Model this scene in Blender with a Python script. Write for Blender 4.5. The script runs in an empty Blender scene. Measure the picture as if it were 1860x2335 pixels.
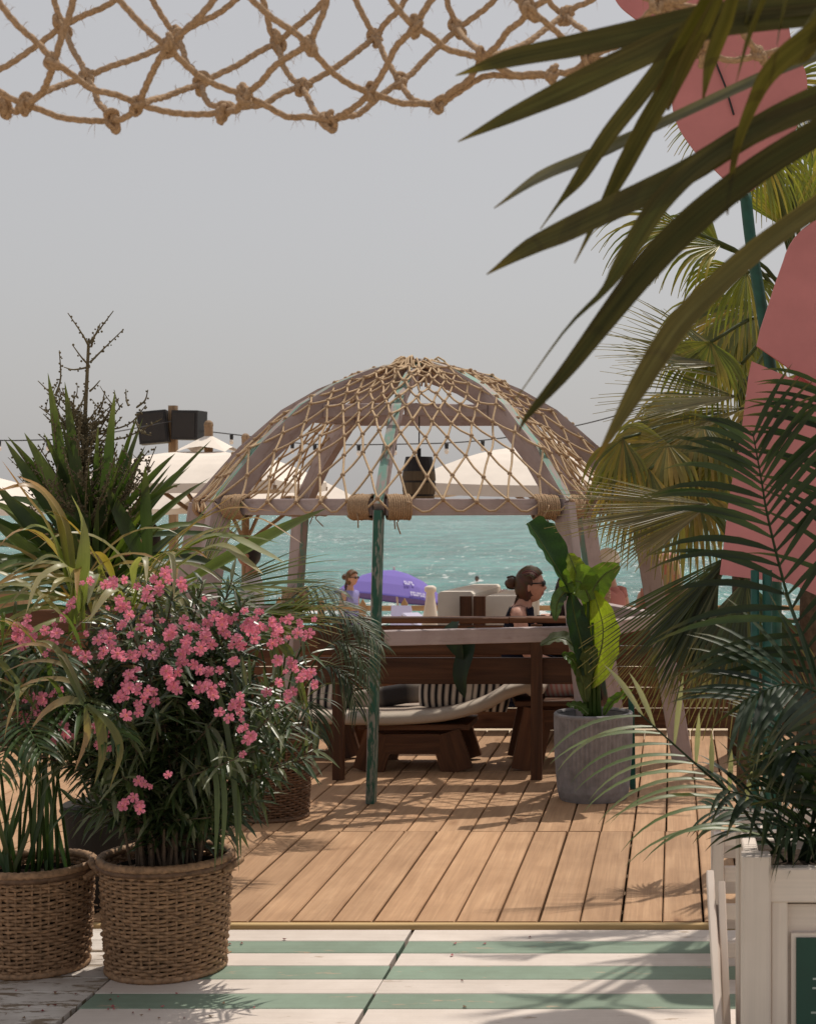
import bpy, bmesh, math, random
from mathutils import Vector, Matrix, noise
R = math.radians
random.seed(7)
sc = bpy.context.scene
COL = sc.collection

# ------------------------------------------------------------------ camera, sky, sun, exposure
F, CX, CY, H = 3607.0, 1535.0, 1145.0, 1.5          # focal length and principal point in photo pixels, eye height
cam = bpy.data.cameras.new('camera'); cam_o = bpy.data.objects.new('camera', cam); COL.objects.link(cam_o)
cam_o.location = (0, 0, H); cam_o.rotation_euler = (R(90), 0, 0)
cam.sensor_fit = 'VERTICAL'; cam.sensor_height = 36.0; cam.lens = F / 2335 * 36
cam.shift_x = -(CX - 930) / 2335; cam.shift_y = -(1167.5 - CY) / 2335
cam.clip_start = 0.05; cam.clip_end = 20000
cam.dof.use_dof = True; cam.dof.focus_distance = 6.6; cam.dof.aperture_fstop = 9.0
sc.camera = cam_o

SUN_EL, SUN_AZ = 64.0, 22.0
world = bpy.data.worlds.new('World'); sc.world = world; world.use_nodes = True
nt = world.node_tree; nt.nodes.clear()
out = nt.nodes.new('ShaderNodeOutputWorld'); bg = nt.nodes.new('ShaderNodeBackground')
sky = nt.nodes.new('ShaderNodeTexSky'); sky.sky_type = 'NISHITA'; sky.sun_disc = False
sky.sun_elevation = R(SUN_EL); sky.sun_rotation = R(SUN_AZ); sky.dust_density = 4.0; sky.air_density = 1.0; sky.ozone_density = 1.0
hs = nt.nodes.new('ShaderNodeHueSaturation'); hs.inputs['Saturation'].default_value = 0.62
mx = nt.nodes.new('ShaderNodeMix'); mx.data_type = 'RGBA'; mx.inputs[0].default_value = 0.68
mx.inputs[7].default_value = (5.75, 5.6, 5.55, 1)      # milky summer haze, even all round
nt.links.new(sky.outputs[0], hs.inputs['Color']); nt.links.new(hs.outputs[0], mx.inputs[6]); nt.links.new(mx.outputs[2], bg.inputs[0])
bg.inputs[1].default_value = 0.1
nt.links.new(bg.outputs[0], out.inputs[0])
sun = bpy.data.lights.new('sun', 'SUN'); sun.energy = 3.2; sun.angle = R(0.6); sun.color = (1.0, 0.93, 0.82)
sun_o = bpy.data.objects.new('sun', sun); COL.objects.link(sun_o)
TO_SUN = Vector((math.sin(R(SUN_AZ)) * math.cos(R(SUN_EL)), math.cos(R(SUN_AZ)) * math.cos(R(SUN_EL)), math.sin(R(SUN_EL))))
sun_o.rotation_euler = TO_SUN.to_track_quat('Z', 'Y').to_euler(); sun_o.location = (3, 8, 12)
sc.view_settings.view_transform = 'Standard'; sc.view_settings.look = 'None'
sc.view_settings.exposure = 0.0; sc.view_settings.gamma = 1.0; sc.view_settings.use_curve_mapping = False
sc.render.engine = 'CYCLES'; sc.cycles.use_denoising = True
sc.cycles.max_bounces = 8; sc.cycles.transparent_max_bounces = 8; sc.cycles.caustics_reflective = False

# ------------------------------------------------------------------ helpers
def P(x, y, d): return Vector(((x - CX) / F * d, d, H - (y - CY) / F * d))     # measured point of the photo at a known distance
def S(px, d): return px / F * d
WL = {}
def wl(o): return WL.get(o.name, Vector((0, 0, 0))) if o else Vector((0, 0, 0))

def catmull(pts, n):
    pts = [Vector(p) for p in pts]
    if len(pts) == 2: return [pts[0].lerp(pts[1], i / n) for i in range(n + 1)]
    q = [pts[0] * 2 - pts[1]] + pts + [pts[-1] * 2 - pts[-2]]
    m = len(pts) - 1; res = []
    for i in range(n + 1):
        t = i / n * m; k = min(int(t), m - 1); u = t - k
        a, b, c, d = q[k:k + 4]
        res.append(0.5 * ((2 * b) + (c - a) * u + (2 * a - 5 * b + 4 * c - d) * u * u + (3 * b - a - 3 * c + d) * u ** 3))
    return res
def lerpl(vals, t):
    m = len(vals) - 1; x = min(max(t, 0), 1) * m; k = min(int(x), m - 1) if m else 0
    if not m: return vals[0]
    u = x - k; a, b = vals[k], vals[k + 1]
    return a * (1 - u) + b * u if not isinstance(a, tuple) else tuple(p * (1 - u) + q * u for p, q in zip(a, b))

class MB:
    def __init__(s): s.v = []; s.f = []; s.uv = []; s.mi = []; s.col = []; s.c = (1, 1, 1); s.m = 0
    def vert(s, p, c=None): s.v.append(tuple(p)); s.col.append(c or s.c); return len(s.v) - 1
    def face(s, idx, uv=None):
        s.f.append(tuple(idx)); s.mi.append(s.m); s.uv.append(uv or [(s.v[i][0] + s.v[i][1] * .3, s.v[i][2] + s.v[i][1]) for i in idx])
    def beam(s, a, b, w, h, up=(0, 0, 1), w2=None, h2=None, bev=0.0):
        a, b = Vector(a), Vector(b); t = (b - a); L = t.length; t = t / L; up = Vector(up)
        x = t.cross(up)
        if x.length < 1e-4: x = t.cross(Vector((0, 1, 0)))
        x.normalize(); y = x.cross(t).normalized()
        w2 = w if w2 is None else w2; h2 = h if h2 is None else h2
        def sect(W, Hh):
            if bev <= 0: return [(-W / 2, -Hh / 2), (W / 2, -Hh / 2), (W / 2, Hh / 2), (-W / 2, Hh / 2)]
            e = bev
            return [(-W / 2 + e, -Hh / 2), (W / 2 - e, -Hh / 2), (W / 2, -Hh / 2 + e), (W / 2, Hh / 2 - e), (W / 2 - e, Hh / 2), (-W / 2 + e, Hh / 2), (-W / 2, Hh / 2 - e), (-W / 2, -Hh / 2 + e)]
        A = sect(w, h); B = sect(w2, h2); n = len(A)
        ia = [s.vert(a + x * p + y * q) for p, q in A]; ib = [s.vert(b + x * p + y * q) for p, q in B]
        per = 0; u0 = random.random() * 5; v0 = random.random() * 5
        for i in range(n):
            j = (i + 1) % n; l = math.hypot(A[i][0] - A[j][0], A[i][1] - A[j][1])
            s.face((ia[i], ia[j], ib[j], ib[i]), [(u0 + per, v0), (u0 + per + l, v0), (u0 + per + l, v0 + L), (u0 + per, v0 + L)]); per += l
        s.face(ia[::-1], [(u0 + p, v0 + q * .2) for p, q in A[::-1]]); s.face(ib, [(u0 + p, v0 + q * .2) for p, q in B])
    def box(s, c, size, rz=0, bev=0.0, rot=None):
        c = Vector(c); M = rot if rot is not None else Matrix.Rotation(rz, 3, 'Z'); k = max(range(3), key=lambda i: size[i])
        ax = [M.col[0].copy(), M.col[1].copy(), M.col[2].copy()]
        a, b = (k + 1) % 3, (k + 2) % 3
        # beam: x = t x up ; take up = ax[b] -> x = +-ax[a]
        s.beam(c - ax[k] * size[k] / 2, c + ax[k] * size[k] / 2, size[a], size[b], ax[b], bev=bev)
    def tube(s, pts, r, n=6, cap=True, cols=None, lobes=0, pitch=.04, amp=.18, closed=False):
        pts = [Vector(p) for p in pts]; m = len(pts)
        t0 = (pts[1] - pts[0]).normalized(); nn = t0.orthogonal().normalized(); rows = []; dist = 0
        for i, p in enumerate(pts):
            if closed: t = (pts[(i + 1) % m] - pts[i - 1])
            else: t = pts[min(i + 1, m - 1)] - pts[max(i - 1, 0)]
            if t.length < 1e-9: t = t0
            t = t.normalized(); nn = (nn - t * nn.dot(t))
            nn = nn.normalized() if nn.length > 1e-6 else t.orthogonal().normalized()
            bb = t.cross(nn)
            if i: dist += (p - pts[i - 1]).length
            rr = r[i] if isinstance(r, (list, tuple)) else r
            c = cols[i] if cols else None; row = []
            for k in range(n):
                a = 2 * math.pi * k / n; q = rr
                if lobes: q = rr * (1 - amp + 2 * amp * abs(math.cos(lobes / 2 * (a - dist / pitch * 2 * math.pi / 1))))
                row.append((s.vert(p + (nn * math.cos(a) + bb * math.sin(a)) * q, c), dist))
            rows.append(row)
        rng = range(m) if closed else range(m - 1)
        for i in rng:
            A, B = rows[i], rows[(i + 1) % m]
            for k in range(n):
                l = (k + 1) % n
                s.face((A[k][0], A[l][0], B[l][0], B[k][0]), [(k / n * .1, A[k][1]), ((k + 1) / n * .1, A[k][1]), ((k + 1) / n * .1, B[k][1]), (k / n * .1, B[k][1])])
        if cap and not closed:
            s.face([x[0] for x in rows[0]][::-1]); s.face([x[0] for x in rows[-1]])
    def lathe(s, prof, c=(0, 0, 0), n=24, M=None, capb=True, capt=True, rad=None):
        c = Vector(c); rows = []
        for z, r in prof:
            row = []
            for k in range(n):
                a = 2 * math.pi * k / n; q = r * (rad(a, z) if rad else 1)
                p = Vector((math.cos(a) * q, math.sin(a) * q, z))
                if M is not None: p = M @ p
                row.append(s.vert(c + p))
            rows.append(row)
        for i in range(len(rows) - 1):
            for k in range(n):
                l = (k + 1) % n
                s.face((rows[i][k], rows[i][l], rows[i + 1][l], rows[i + 1][k]), [(k / n, prof[i][0]), ((k + 1) / n, prof[i][0]), ((k + 1) / n, prof[i + 1][0]), (k / n, prof[i + 1][0])])
        if capb: s.face(rows[0][::-1])
        if capt: s.face(rows[-1])
    def ball(s, c, r, n=10, m=7, M=None):
        sx, sy, sz = r if isinstance(r, (tuple, list)) else (r, r, r); c = Vector(c)
        rows = []
        for i in range(m + 1):
            th = math.pi * i / m; th = min(max(th, .02), math.pi - .02)
            row = []
            for k in range(n):
                a = 2 * math.pi * k / n
                p = Vector((math.sin(th) * math.cos(a) * sx, math.sin(th) * math.sin(a) * sy, math.cos(th) * sz))
                row.append(s.vert(c + (M @ p if M is not None else p)))
            rows.append(row)
        for i in range(m):
            for k in range(n):
                l = (k + 1) % n; s.face((rows[i][k], rows[i + 1][k], rows[i + 1][l], rows[i][l]))
    def blade(s, pts, ws, nrm, fold=.25, cols=None, edge=None):
        """a leaf blade: centre line pts, half widths ws, up normal nrm; folded along its midrib; edge: colour of the two margins"""
        m = len(pts); rows = []; dist = 0
        for i, p in enumerate(pts):
            t = (pts[min(i + 1, m - 1)] - pts[max(i - 1, 0)]).normalized()
            n0 = nrm[i] if isinstance(nrm, list) else nrm
            sd = t.cross(n0)
            sd = sd.normalized() if sd.length > 1e-5 else t.orthogonal().normalized()
            n1 = sd.cross(t).normalized(); w = ws[i]
            c = cols[i] if cols else s.c; e = edge[i] if edge else c
            if i: dist += (p - pts[i - 1]).length
            rows.append((s.vert(p - sd * w + n1 * fold * w, e), s.vert(p, c), s.vert(p + sd * w + n1 * fold * w, e), dist, w))
        for i in range(m - 1):
            A, B = rows[i], rows[i + 1]
            s.face((A[0], A[1], B[1], B[0]), [(-A[4], A[3]), (0, A[3]), (0, B[3]), (-B[4], B[3])])
            s.face((A[1], A[2], B[2], B[1]), [(0, A[3]), (A[4], A[3]), (B[4], B[3]), (0, B[3])])
    def plate(s, outline, thick):
        """a closed outline (list of 3D points in a plane) given real thickness along its normal"""
        o = [Vector(p) for p in outline]; nn = Vector((0, 0, 0)); n = len(o)
        for i in range(n): nn += o[i].cross(o[(i + 1) % n])
        nn.normalize(); a = [s.vert(p + nn * thick / 2) for p in o]; b = [s.vert(p - nn * thick / 2) for p in o]
        s.face(a); s.face(b[::-1])
        for i in range(n):
            j = (i + 1) % n; s.face((a[i], b[i], b[j], a[j]))
    def build(s, name, mats, parent=None, smooth=False, loc=None, tag_=None, kind=None, org=None):
        off = wl(parent)
        o3 = Vector(org) if org is not None else off
        me = bpy.data.meshes.new(name)
        me.from_pydata([(x - o3.x, y - o3.y, z - o3.z) for x, y, z in s.v], [], s.f)
        mats = mats if isinstance(mats, (list, tuple)) else [mats]
        for m_ in mats: me.materials.append(m_)
        me.polygons.foreach_set('material_index', s.mi)
        if smooth: me.polygons.foreach_set('use_smooth', [True] * len(s.f))
        uvl = me.uv_layers.new(name='UVMap'); flat = []
        for f_ in s.uv:
            for u, v in f_: flat += (u, v)
        uvl.data.foreach_set('uv', flat)
        ca = me.color_attributes.new('Col', 'FLOAT_COLOR', 'POINT'); flat = []
        for c in s.col: flat += (c[0], c[1], c[2], 1.0)
        ca.data.foreach_set('color', flat)
        me.update()
        o = bpy.data.objects.new(name, me); COL.objects.link(o)
        if parent: o.parent = parent
        o.location = o3 - off
        WL[o.name] = o3.copy()
        if tag_: tag(o, *tag_)
        if kind: o['kind'] = kind
        return o
def tag(o, label=None, cat=None, group=None):
    if label: o['label'] = label
    if cat: o['category'] = cat
    if group: o['group'] = group
    return o
def empty(name, loc, label=None, cat=None, group=None):
    o = bpy.data.objects.new(name, None); COL.objects.link(o); o.location = loc; o.empty_display_size = .1; WL[o.name] = Vector(loc)
    return tag(o, label, cat, group)
def inst(name, src, parent, loc, rot=None, scale=None):
    """another object that shares src's mesh, at world point loc"""
    o = bpy.data.objects.new(name, src.data if hasattr(src, 'data') else src); COL.objects.link(o); o.parent = parent
    o.location = Vector(loc) - wl(parent); WL[o.name] = Vector(loc)
    if rot is not None: o.rotation_euler = rot
    if scale is not None: o.scale = scale if isinstance(scale, (tuple, Vector)) else (scale,) * 3
    return o

# ------------------------------------------------------------------ materials
def newmat(name):
    m = bpy.data.materials.new(name); m.use_nodes = True; n = m.node_tree.nodes; b = n['Principled BSDF']; return m, n, m.node_tree.links, b
def ramp(n, l, src, stops):
    r = n.new('ShaderNodeValToRGB'); e = r.color_ramp.elements
    while len(e) < len(stops): e.new(.5)
    for k, (p, c) in enumerate(stops): e[k].position = p; e[k].color = (*c, 1) if len(c) == 3 else c
    l.new(src, r.inputs[0]); return r.outputs[0]
def coord(n, l, kind='UV', scale=(1, 1, 1), rnd=True):
    tc = n.new('ShaderNodeTexCoord'); mp = n.new('ShaderNodeMapping'); mp.inputs['Scale'].default_value = scale
    l.new(tc.outputs[kind], mp.inputs[0])
    if rnd:
        oi = n.new('ShaderNodeObjectInfo'); ml = n.new('ShaderNodeVectorMath'); ml.operation = 'SCALE'; ml.inputs[0].default_value = (37, 53, 29)
        l.new(oi.outputs['Random'], ml.inputs['Scale']); l.new(ml.outputs[0], mp.inputs['Location'])
    return mp.outputs[0]
def noise_(n, l, vec, scale, detail=4, rough=.55, dist=0):
    t = n.new('ShaderNodeTexNoise'); t.inputs['Scale'].default_value = scale; t.inputs['Detail'].default_value = detail
    t.inputs['Roughness'].default_value = rough; t.inputs['Distortion'].default_value = dist; l.new(vec, t.inputs['Vector']); return t.outputs[0]
def mixc(n, l, fac, a, b, mode='MIX'):
    m = n.new('ShaderNodeMix'); m.data_type = 'RGBA'; m.blend_type = mode
    for sock, v in ((0, fac), (6, a), (7, b)):
        if isinstance(v, (int, float)): m.inputs[sock].default_value = v
        elif isinstance(v, tuple): m.inputs[sock].default_value = (*v, 1) if len(v) == 3 else v
        else: l.new(v, m.inputs[sock])
    return m.outputs[2]
def bump(n, l, b, h, strength=.3, dist=.01):
    bp = n.new('ShaderNodeBump'); bp.inputs['Strength'].default_value = strength; bp.inputs['Distance'].default_value = dist
    l.new(h, bp.inputs['Height']); l.new(bp.outputs[0], b.inputs['Normal'])
def objvar(n, l, col, amt=.25, sat=.15):
    oi = n.new('ShaderNodeObjectInfo'); mr = n.new('ShaderNodeMapRange'); mr.inputs[3].default_value = 1 - amt; mr.inputs[4].default_value = 1 + amt
    l.new(oi.outputs['Random'], mr.inputs[0]); h = n.new('ShaderNodeHueSaturation'); l.new(mr.outputs[0], h.inputs['Value']); l.new(col, h.inputs['Color'])
    return h.outputs[0]
def m_plain(name, c, rough=.6, var=.12, scale=12, bmp=.05, spec=.4, metal=0, kind='Object'):
    m, n, l, b = newmat(name); v = coord(n, l, kind); t = noise_(n, l, v, scale, 5)
    l.new(ramp(n, l, t, [(.3, tuple(x * (1 - var) for x in c)), (.7, tuple(min(1, x * (1 + var)) for x in c))]), b.inputs['Base Color'])
    b.inputs['Roughness'].default_value = rough; b.inputs['Specular IOR Level'].default_value = spec; b.inputs['Metallic'].default_value = metal
    if bmp: bump(n, l, b, t, bmp, .004)
    return m
def m_wood(name, dark, light, mid=None, rough=.65, amt=.18, gs=1.0, knots=True, stain=0.0, bmp=.25):
    """grain runs along V of the UV map (metres); every piece has its own offset and tone"""
    m, n, l, b = newmat(name); v = coord(n, l, 'UV', (14 * gs, .9 * gs, 1)); t = noise_(n, l, v, 1.6, 6, .6, .8)
    v2 = coord(n, l, 'UV', (120 * gs, 2.2 * gs, 1)); f = noise_(n, l, v2, 1.0, 3, .6)
    mid = mid or tuple((a + c) / 2 for a, c in zip(dark, light))
    c = ramp(n, l, t, [(.28, dark), (.5, mid), (.68, light)])
    fr = ramp(n, l, f, [(.3, (.82, .80, .79)), (.62, (1.05, 1.04, 1.03))]); c = mixc(n, l, .75, c, fr, 'MULTIPLY')
    if knots:
        vo = n.new('ShaderNodeTexVoronoi'); vo.inputs['Scale'].default_value = 1.0; l.new(coord(n, l, 'UV', (5, 1.5, 1)), vo.inputs['Vector'])
        k = ramp(n, l, vo.outputs['Distance'], [(.035, (.3, .2, .14)), (.09, (.8, .74, .68)), (.15, (1, 1, 1))]); c = mixc(n, l, .8, c, k, 'MULTIPLY')
    if stain:
        s_ = noise_(n, l, coord(n, l, 'Object', (1, 1, 1)), 3.0, 5, .6); k = ramp(n, l, s_, [(.42, (.62, .58, .55)), (.6, (1, 1, 1))]); c = mixc(n, l, stain, c, k, 'MULTIPLY')
    l.new(objvar(n, l, c, amt), b.inputs['Base Color']); b.inputs['Roughness'].default_value = rough; b.inputs['Specular IOR Level'].default_value = .3
    bump(n, l, b, f, bmp, .003); return m
def m_painted(name, paint, wood, lo=.60, hi=.70, rough=.6, scale=7.0, dirt=.25, spec=.35):
    m, n, l, b = newmat(name); v = coord(n, l, 'UV', (3.5, .8, 1)); t = noise_(n, l, v, scale, 8, .68)
    d = noise_(n, l, coord(n, l, 'Object', (1, 1, 1)), 4.5, 6, .65)
    p = mixc(n, l, dirt, paint, ramp(n, l, d, [(.35, (.62, .58, .54)), (.6, (1, 1, 1))]), 'MULTIPLY')
    g = ramp(n, l, noise_(n, l, coord(n, l, 'UV', (110, 2, 1)), 1, 3), [(.3, (.9, .9, .9)), (.6, (1, 1, 1))]); p = mixc(n, l, .8, p, g, 'MULTIPLY')
    mask = ramp(n, l, t, [(lo, (0, 0, 0)), (hi, (1, 1, 1))])
    c = mixc(n, l, mask, p, wood); l.new(objvar(n, l, c, .06), b.inputs['Base Color']); b.inputs['Roughness'].default_value = rough; b.inputs['Specular IOR Level'].default_value = spec
    bump(n, l, b, t, .15, .003); return m
def m_leaf(name, rough=.45, trans=.3, spec=.3, amt=.22, tint=(1.5, 1.6, .55), vein=(.8, 1.12)):
    """leaf colour comes with the leaf (Col), with fine veins along it and its own tone; some light passes through"""
    m, n, l, b = newmat(name); a = n.new('ShaderNodeAttribute'); a.attribute_name = 'Col'
    f = noise_(n, l, coord(n, l, 'UV', (420, 6, 1)), 1, 2); g = noise_(n, l, coord(n, l, 'Object', (1, 1, 1)), 9, 4)
    c = mixc(n, l, .7, a.outputs['Color'], ramp(n, l, f, [(.3, (vein[0],) * 3), (.7, (vein[1],) * 3)]), 'MULTIPLY')
    c = mixc(n, l, .8, c, ramp(n, l, g, [(.3, (.72, .74, .7)), (.7, (1.15, 1.12, 1.05))]), 'MULTIPLY')
    c = objvar(n, l, c, amt); l.new(c, b.inputs['Base Color'])
    b.inputs['Roughness'].default_value = rough; b.inputs['Specular IOR Level'].default_value = spec
    bump(n, l, b, f, .15, .002)
    tr = n.new('ShaderNodeBsdfTranslucent'); l.new(mixc(n, l, 1.0, c, tint, 'MULTIPLY'), tr.inputs[0])
    ms = n.new('ShaderNodeMixShader'); ms.inputs[0].default_value = trans; l.new(b.outputs[0], ms.inputs[1]); l.new(tr.outputs[0], ms.inputs[2])
    l.new(ms.outputs[0], n['Material Output'].inputs[0]); return m
def m_col(name, rough=.6, spec=.3, bmp=.0, scale=60):
    m, n, l, b = newmat(name); a = n.new('ShaderNodeAttribute'); a.attribute_name = 'Col'
    t = noise_(n, l, coord(n, l, 'Object', (1, 1, 1)), scale, 4)
    l.new(mixc(n, l, .6, a.outputs['Color'], ramp(n, l, t, [(.3, (.85, .85, .85)), (.7, (1.1, 1.1, 1.1))]), 'MULTIPLY'), b.inputs['Base Color'])
    b.inputs['Roughness'].default_value = rough; b.inputs['Specular IOR Level'].default_value = spec
    if bmp: bump(n, l, b, t, bmp, .003)
    return m
M = {}
M['deck'] = m_wood('deck_wood', (.385, .222, .12), (.51, .315, .182), (.45, .268, .15), amt=.15, stain=.35)
M['edge'] = m_wood('edge_wood', (.42, .28, .13), (.60, .42, .2), amt=.05)
M['joist'] = m_wood('joist_wood', (.16, .10, .06), (.30, .2, .12))
M['bench'] = m_wood('bench_wood', (.05, .020, .010), (.145, .062, .028), (.09, .037, .017), rough=.5, amt=.2)
M['wall'] = m_wood('wall_wood', (.085, .036, .017), (.22, .10, .047), (.145, .062, .029), rough=.6, amt=.2)
M['fence'] = m_wood('fence_wood', (.28, .16, .08), (.46, .29, .15))
M['grey'] = m_painted('weathered_paint', (.47, .385, .38), (.27, .19, .165), .54, .72, rough=.75, dirt=.5)
M['teal'] = m_painted('flaking_mint_paint', (.19, .34, .28), (.33, .26, .24), .47, .56, rough=.7, dirt=.5)
M['dteal'] = m_painted('dark_green_paint', (.028, .115, .082), (.25, .25, .22), .50, .58, rough=.5, dirt=.5, scale=11.0)
M['mint'] = m_painted('mint_floor_paint', (.222, .292, .222), (.42, .31, .22), .61, .67, rough=.65, dirt=.45)
M['white_floor'] = m_painted('white_floor_paint', (.66, .575, .515), (.36, .27, .2), .63, .69, rough=.65, dirt=.3)
M['worn_floor'] = m_painted('worn_white_paint', (.64, .58, .53), (.22, .165, .115), .535, .57, rough=.7, dirt=.8)
M['white'] = m_painted('white_wood_paint', (.74, .635, .56), (.5, .38, .28), .71, .75, rough=.5, dirt=.15)
M['rope'] = m_plain('jute_rope', (.385, .262, .165), .9, .3, 160, .6, .1)
M['rope2'] = m_plain('pale_rope', (.53, .385, .245), .9, .25, 160, .5, .1)  # roof net rope, its highlights put into a paler base colour
M['wicker'] = m_plain('willow', (.30, .178, .10), .6, .45, 55, .3, .3)
M['wickerd'] = m_plain('dark_willow', (.15, .085, .05), .6, .4, 55, .3, .3)
M['soil'] = m_plain('soil', (.035, .024, .017), .95, .5, 60, .8, .1)
M['dark'] = m_plain('dark_void', (.02, .016, .013), .95, .2)
M['black'] = m_plain('black_plastic', (.018, .016, .018), .5, .2)
M['canvas'] = m_plain('cream_canvas', (.80, .715, .635), .85, .05, 6, .1, .1)
M['pole'] = m_wood('pole_wood', (.20, .12, .07), (.36, .24, .14))
M['pink'] = m_plain('pink_paint', (.53, .20, .20), .6, .13, 3.5, .12, .25)
M['stalk'] = m_plain('green_pole_paint', (.010, .075, .052), .45, .3, 20, .1)
M['leaf'] = m_leaf('leaf', .38, .38, .45); M['leafo'] = m_leaf('oleander_leaf', .33, .2, .55); M['leafd'] = m_leaf('glossy_leaf', .45, .22, .28); M['leaft'] = m_leaf('thick_leaf', .6, .14, .14, vein=(.45, 1.35)); M['leafb'] = m_leaf('banana_leaf', .4, .42, .3, .14, vein=(.7, 1.2))
M['petal'] = m_leaf('petal', .6, .35, .2, .22, (1.25, 1.1, 1.15))
M['bark'] = m_plain('bark', (.10, .068, .045), .9, .4, 40, .6)
M['concrete'] = m_plain('grey_fibre_concrete', (.25, .238, .245), .85, .22, 22, .3, .2)
M['col'] = m_col('coloured'); M['fabric'] = m_col('fabric', .9, .1, .15, 300); M['skin'] = m_col('skin', .5, .35)
M['sand'] = m_plain('sand', (.50, .39, .27), .95, .15, 2, .5)
M['sign'] = m_plain('green_sign', (.012, .055, .04), .45, .1); M['signtext'] = m_plain('sign_lettering', (.35, .40, .36), .6, .1)
# ------------------------------------------------------------------ setting: sand, sea, deck, painted floor
def sheet(name, pts, mat, kind='structure'):
    b = MB(); n = len(pts[0]); rows = [[b.vert(p) for p in r] for r in pts]
    for i in range(len(rows) - 1):
        for k in range(n - 1): b.face((rows[i][k], rows[i][k + 1], rows[i + 1][k + 1], rows[i + 1][k]))
    return b.build(name, mat, smooth=True, kind=kind)
ys = [(-30, -.75), (2, -.75), (10, -.62), (14, -.72), (20, -.98), (28, -1.4), (38, -1.95), (46, -2.25), (56, -2.9)]
sheet('beach_sand', [[(x, y, z + (.06 * noise.noise(Vector((x * .3, y * .3, 0))) if y > 10 else 0)) for x in range(-60, 61, 4)] for y, z in ys], M['sand'])

def m_sea():
    m, n, l, b = newmat('sea_water'); tc = n.new('ShaderNodeTexCoord')
    def mp(s):
        q = n.new('ShaderNodeMapping'); q.inputs['Scale'].default_value = s; l.new(tc.outputs['Object'], q.inputs[0]); return q.outputs[0]
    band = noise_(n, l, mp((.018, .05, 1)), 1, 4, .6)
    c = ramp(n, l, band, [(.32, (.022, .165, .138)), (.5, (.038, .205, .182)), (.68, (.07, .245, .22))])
    foam_glitter = noise_(n, l, mp((1.5, .42, 1)), 1, 5, .7); gust = noise_(n, l, mp((.03, .012, 1)), 1, 3, .6)  # whitecap flecks that also paint sun glitter into the water colour
    fa = n.new('ShaderNodeMath'); fa.operation = 'MULTIPLY_ADD'; fa.inputs[1].default_value = .35; l.new(gust, fa.inputs[0]); l.new(foam_glitter, fa.inputs[2]); fm = ramp(n, l, fa.outputs[0], [(.785, (0, 0, 0)), (.815, (1, 1, 1))])
    st = noise_(n, l, mp((.35, .10, 1)), 1, 5, .65); c = mixc(n, l, .9, c, ramp(n, l, st, [(.40, (.50, .68, .62)), (.5, (1, 1, 1)), (.60, (1.7, 1.45, 1.4))]), 'MULTIPLY')  # light and dark of the waves painted in as colour streaks
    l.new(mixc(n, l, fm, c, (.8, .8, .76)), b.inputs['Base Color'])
    b.inputs['Roughness'].default_value = .14; b.inputs['IOR'].default_value = 1.33; b.inputs['Specular IOR Level'].default_value = .45
    h1 = noise_(n, l, mp((.5, .5, 1)), 1, 6, .62, .4); h2 = noise_(n, l, mp((.07, .12, 1)), 1, 3, .5)
    ad = n.new('ShaderNodeMath'); ad.operation = 'MULTIPLY_ADD'; ad.inputs[1].default_value = 2.2; l.new(h2, ad.inputs[0]); l.new(h1, ad.inputs[2])
    bump(n, l, b, ad.outputs[0], 1.0, .9); return m
b = MB(); z = -2.2
for i, (y0, y1) in enumerate([(42, 120), (120, 400), (400, 1500), (1500, 9000)]):
    w0, w1 = y0 * 1.2 + 60, y1 * 1.2 + 60
    b.face([b.vert((-w0, y0, z)), b.vert((w0, y0, z)), b.vert((w1, y1, z)), b.vert((-w1, y1, z))])
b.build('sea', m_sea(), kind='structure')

# deck: boards run away from the eye, three rows, on joists
PIT = .148; X0 = -.188
rows = [(5.665, 7.205), (7.211, 8.80), (8.806, 10.40)]
db = MB()
db.box((-.9, 8.05, -.42), (8.6, 4.75, .3))
deck = db.build('deck', M['dark'], kind='structure')
jb = MB()
for k in range(17): jb.box((-.9, 5.72 + k * .29, -.088 - .02), (8.5, .055, .1))
jb.build('joist', M['joist'], deck)
pm = {}
def plank_mesh(L, w, h, var):
    q = MB(); q.beam((0, -L / 2, 0), (0, L / 2, 0), w, h, bev=.004); o = q.build('plank', M['deck']); me = o.data; bpy.data.objects.remove(o); return me
for r, (a, c) in enumerate(rows):
    me = plank_mesh(c - a, .1405, .028, r)
    for k in range(-26, 22):
        x = X0 + PIT * (k + .5) + (r == 1) * .004
        dz = random.uniform(-.0012, .0012)
        o = inst('plank', me, deck, (x + random.uniform(-.0015, .0015), (a + c) / 2, -.014 + dz), (0, random.uniform(-.004, .004), random.uniform(-.0012, .0012)))
eb = MB(); eb.box((-.9, 5.645, -.014), (8.4, .030, .022), bev=.003); eb.build('edge_trim', M['edge'], deck)
eb = MB(); eb.box((-.9, 5.672, -.17), (8.4, .02, .25)); eb.build('fascia', M['joist'], deck)

# painted floor boards, across the view
fb = MB(); fb.box((-.5, 3.9, -.20), (9, 3.45, .2)); floor = fb.build('painted_floor', M['dark'], kind='structure')
bw = .1457; y = 5.562
def board(x0, x1, y, mat):
    q = MB(); q.beam((x0, y, -.035), (x1, y, -.035), bw - .003, .04, bev=.003); q.build('floorboard', mat, floor, org=((x0 + x1) / 2, y, -.035))
for i in range(20):
    yy = y - bw * (i + .5) + (bw - .10 if i == 0 else bw - .10)
    mat = M['white_floor'] if i % 2 == 0 else M['mint']
    if yy > 5.56: yy = yy
    board(-1.775 + random.uniform(-.012, .004), -.925 + random.uniform(-.006, .004), yy, mat)
    board(-.917 + random.uniform(-.003, .006), 3.6, yy - .002, mat)
    board(-4.8, -1.792 + random.uniform(-.004, .003), yy + .012, M['worn_floor'])
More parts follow.
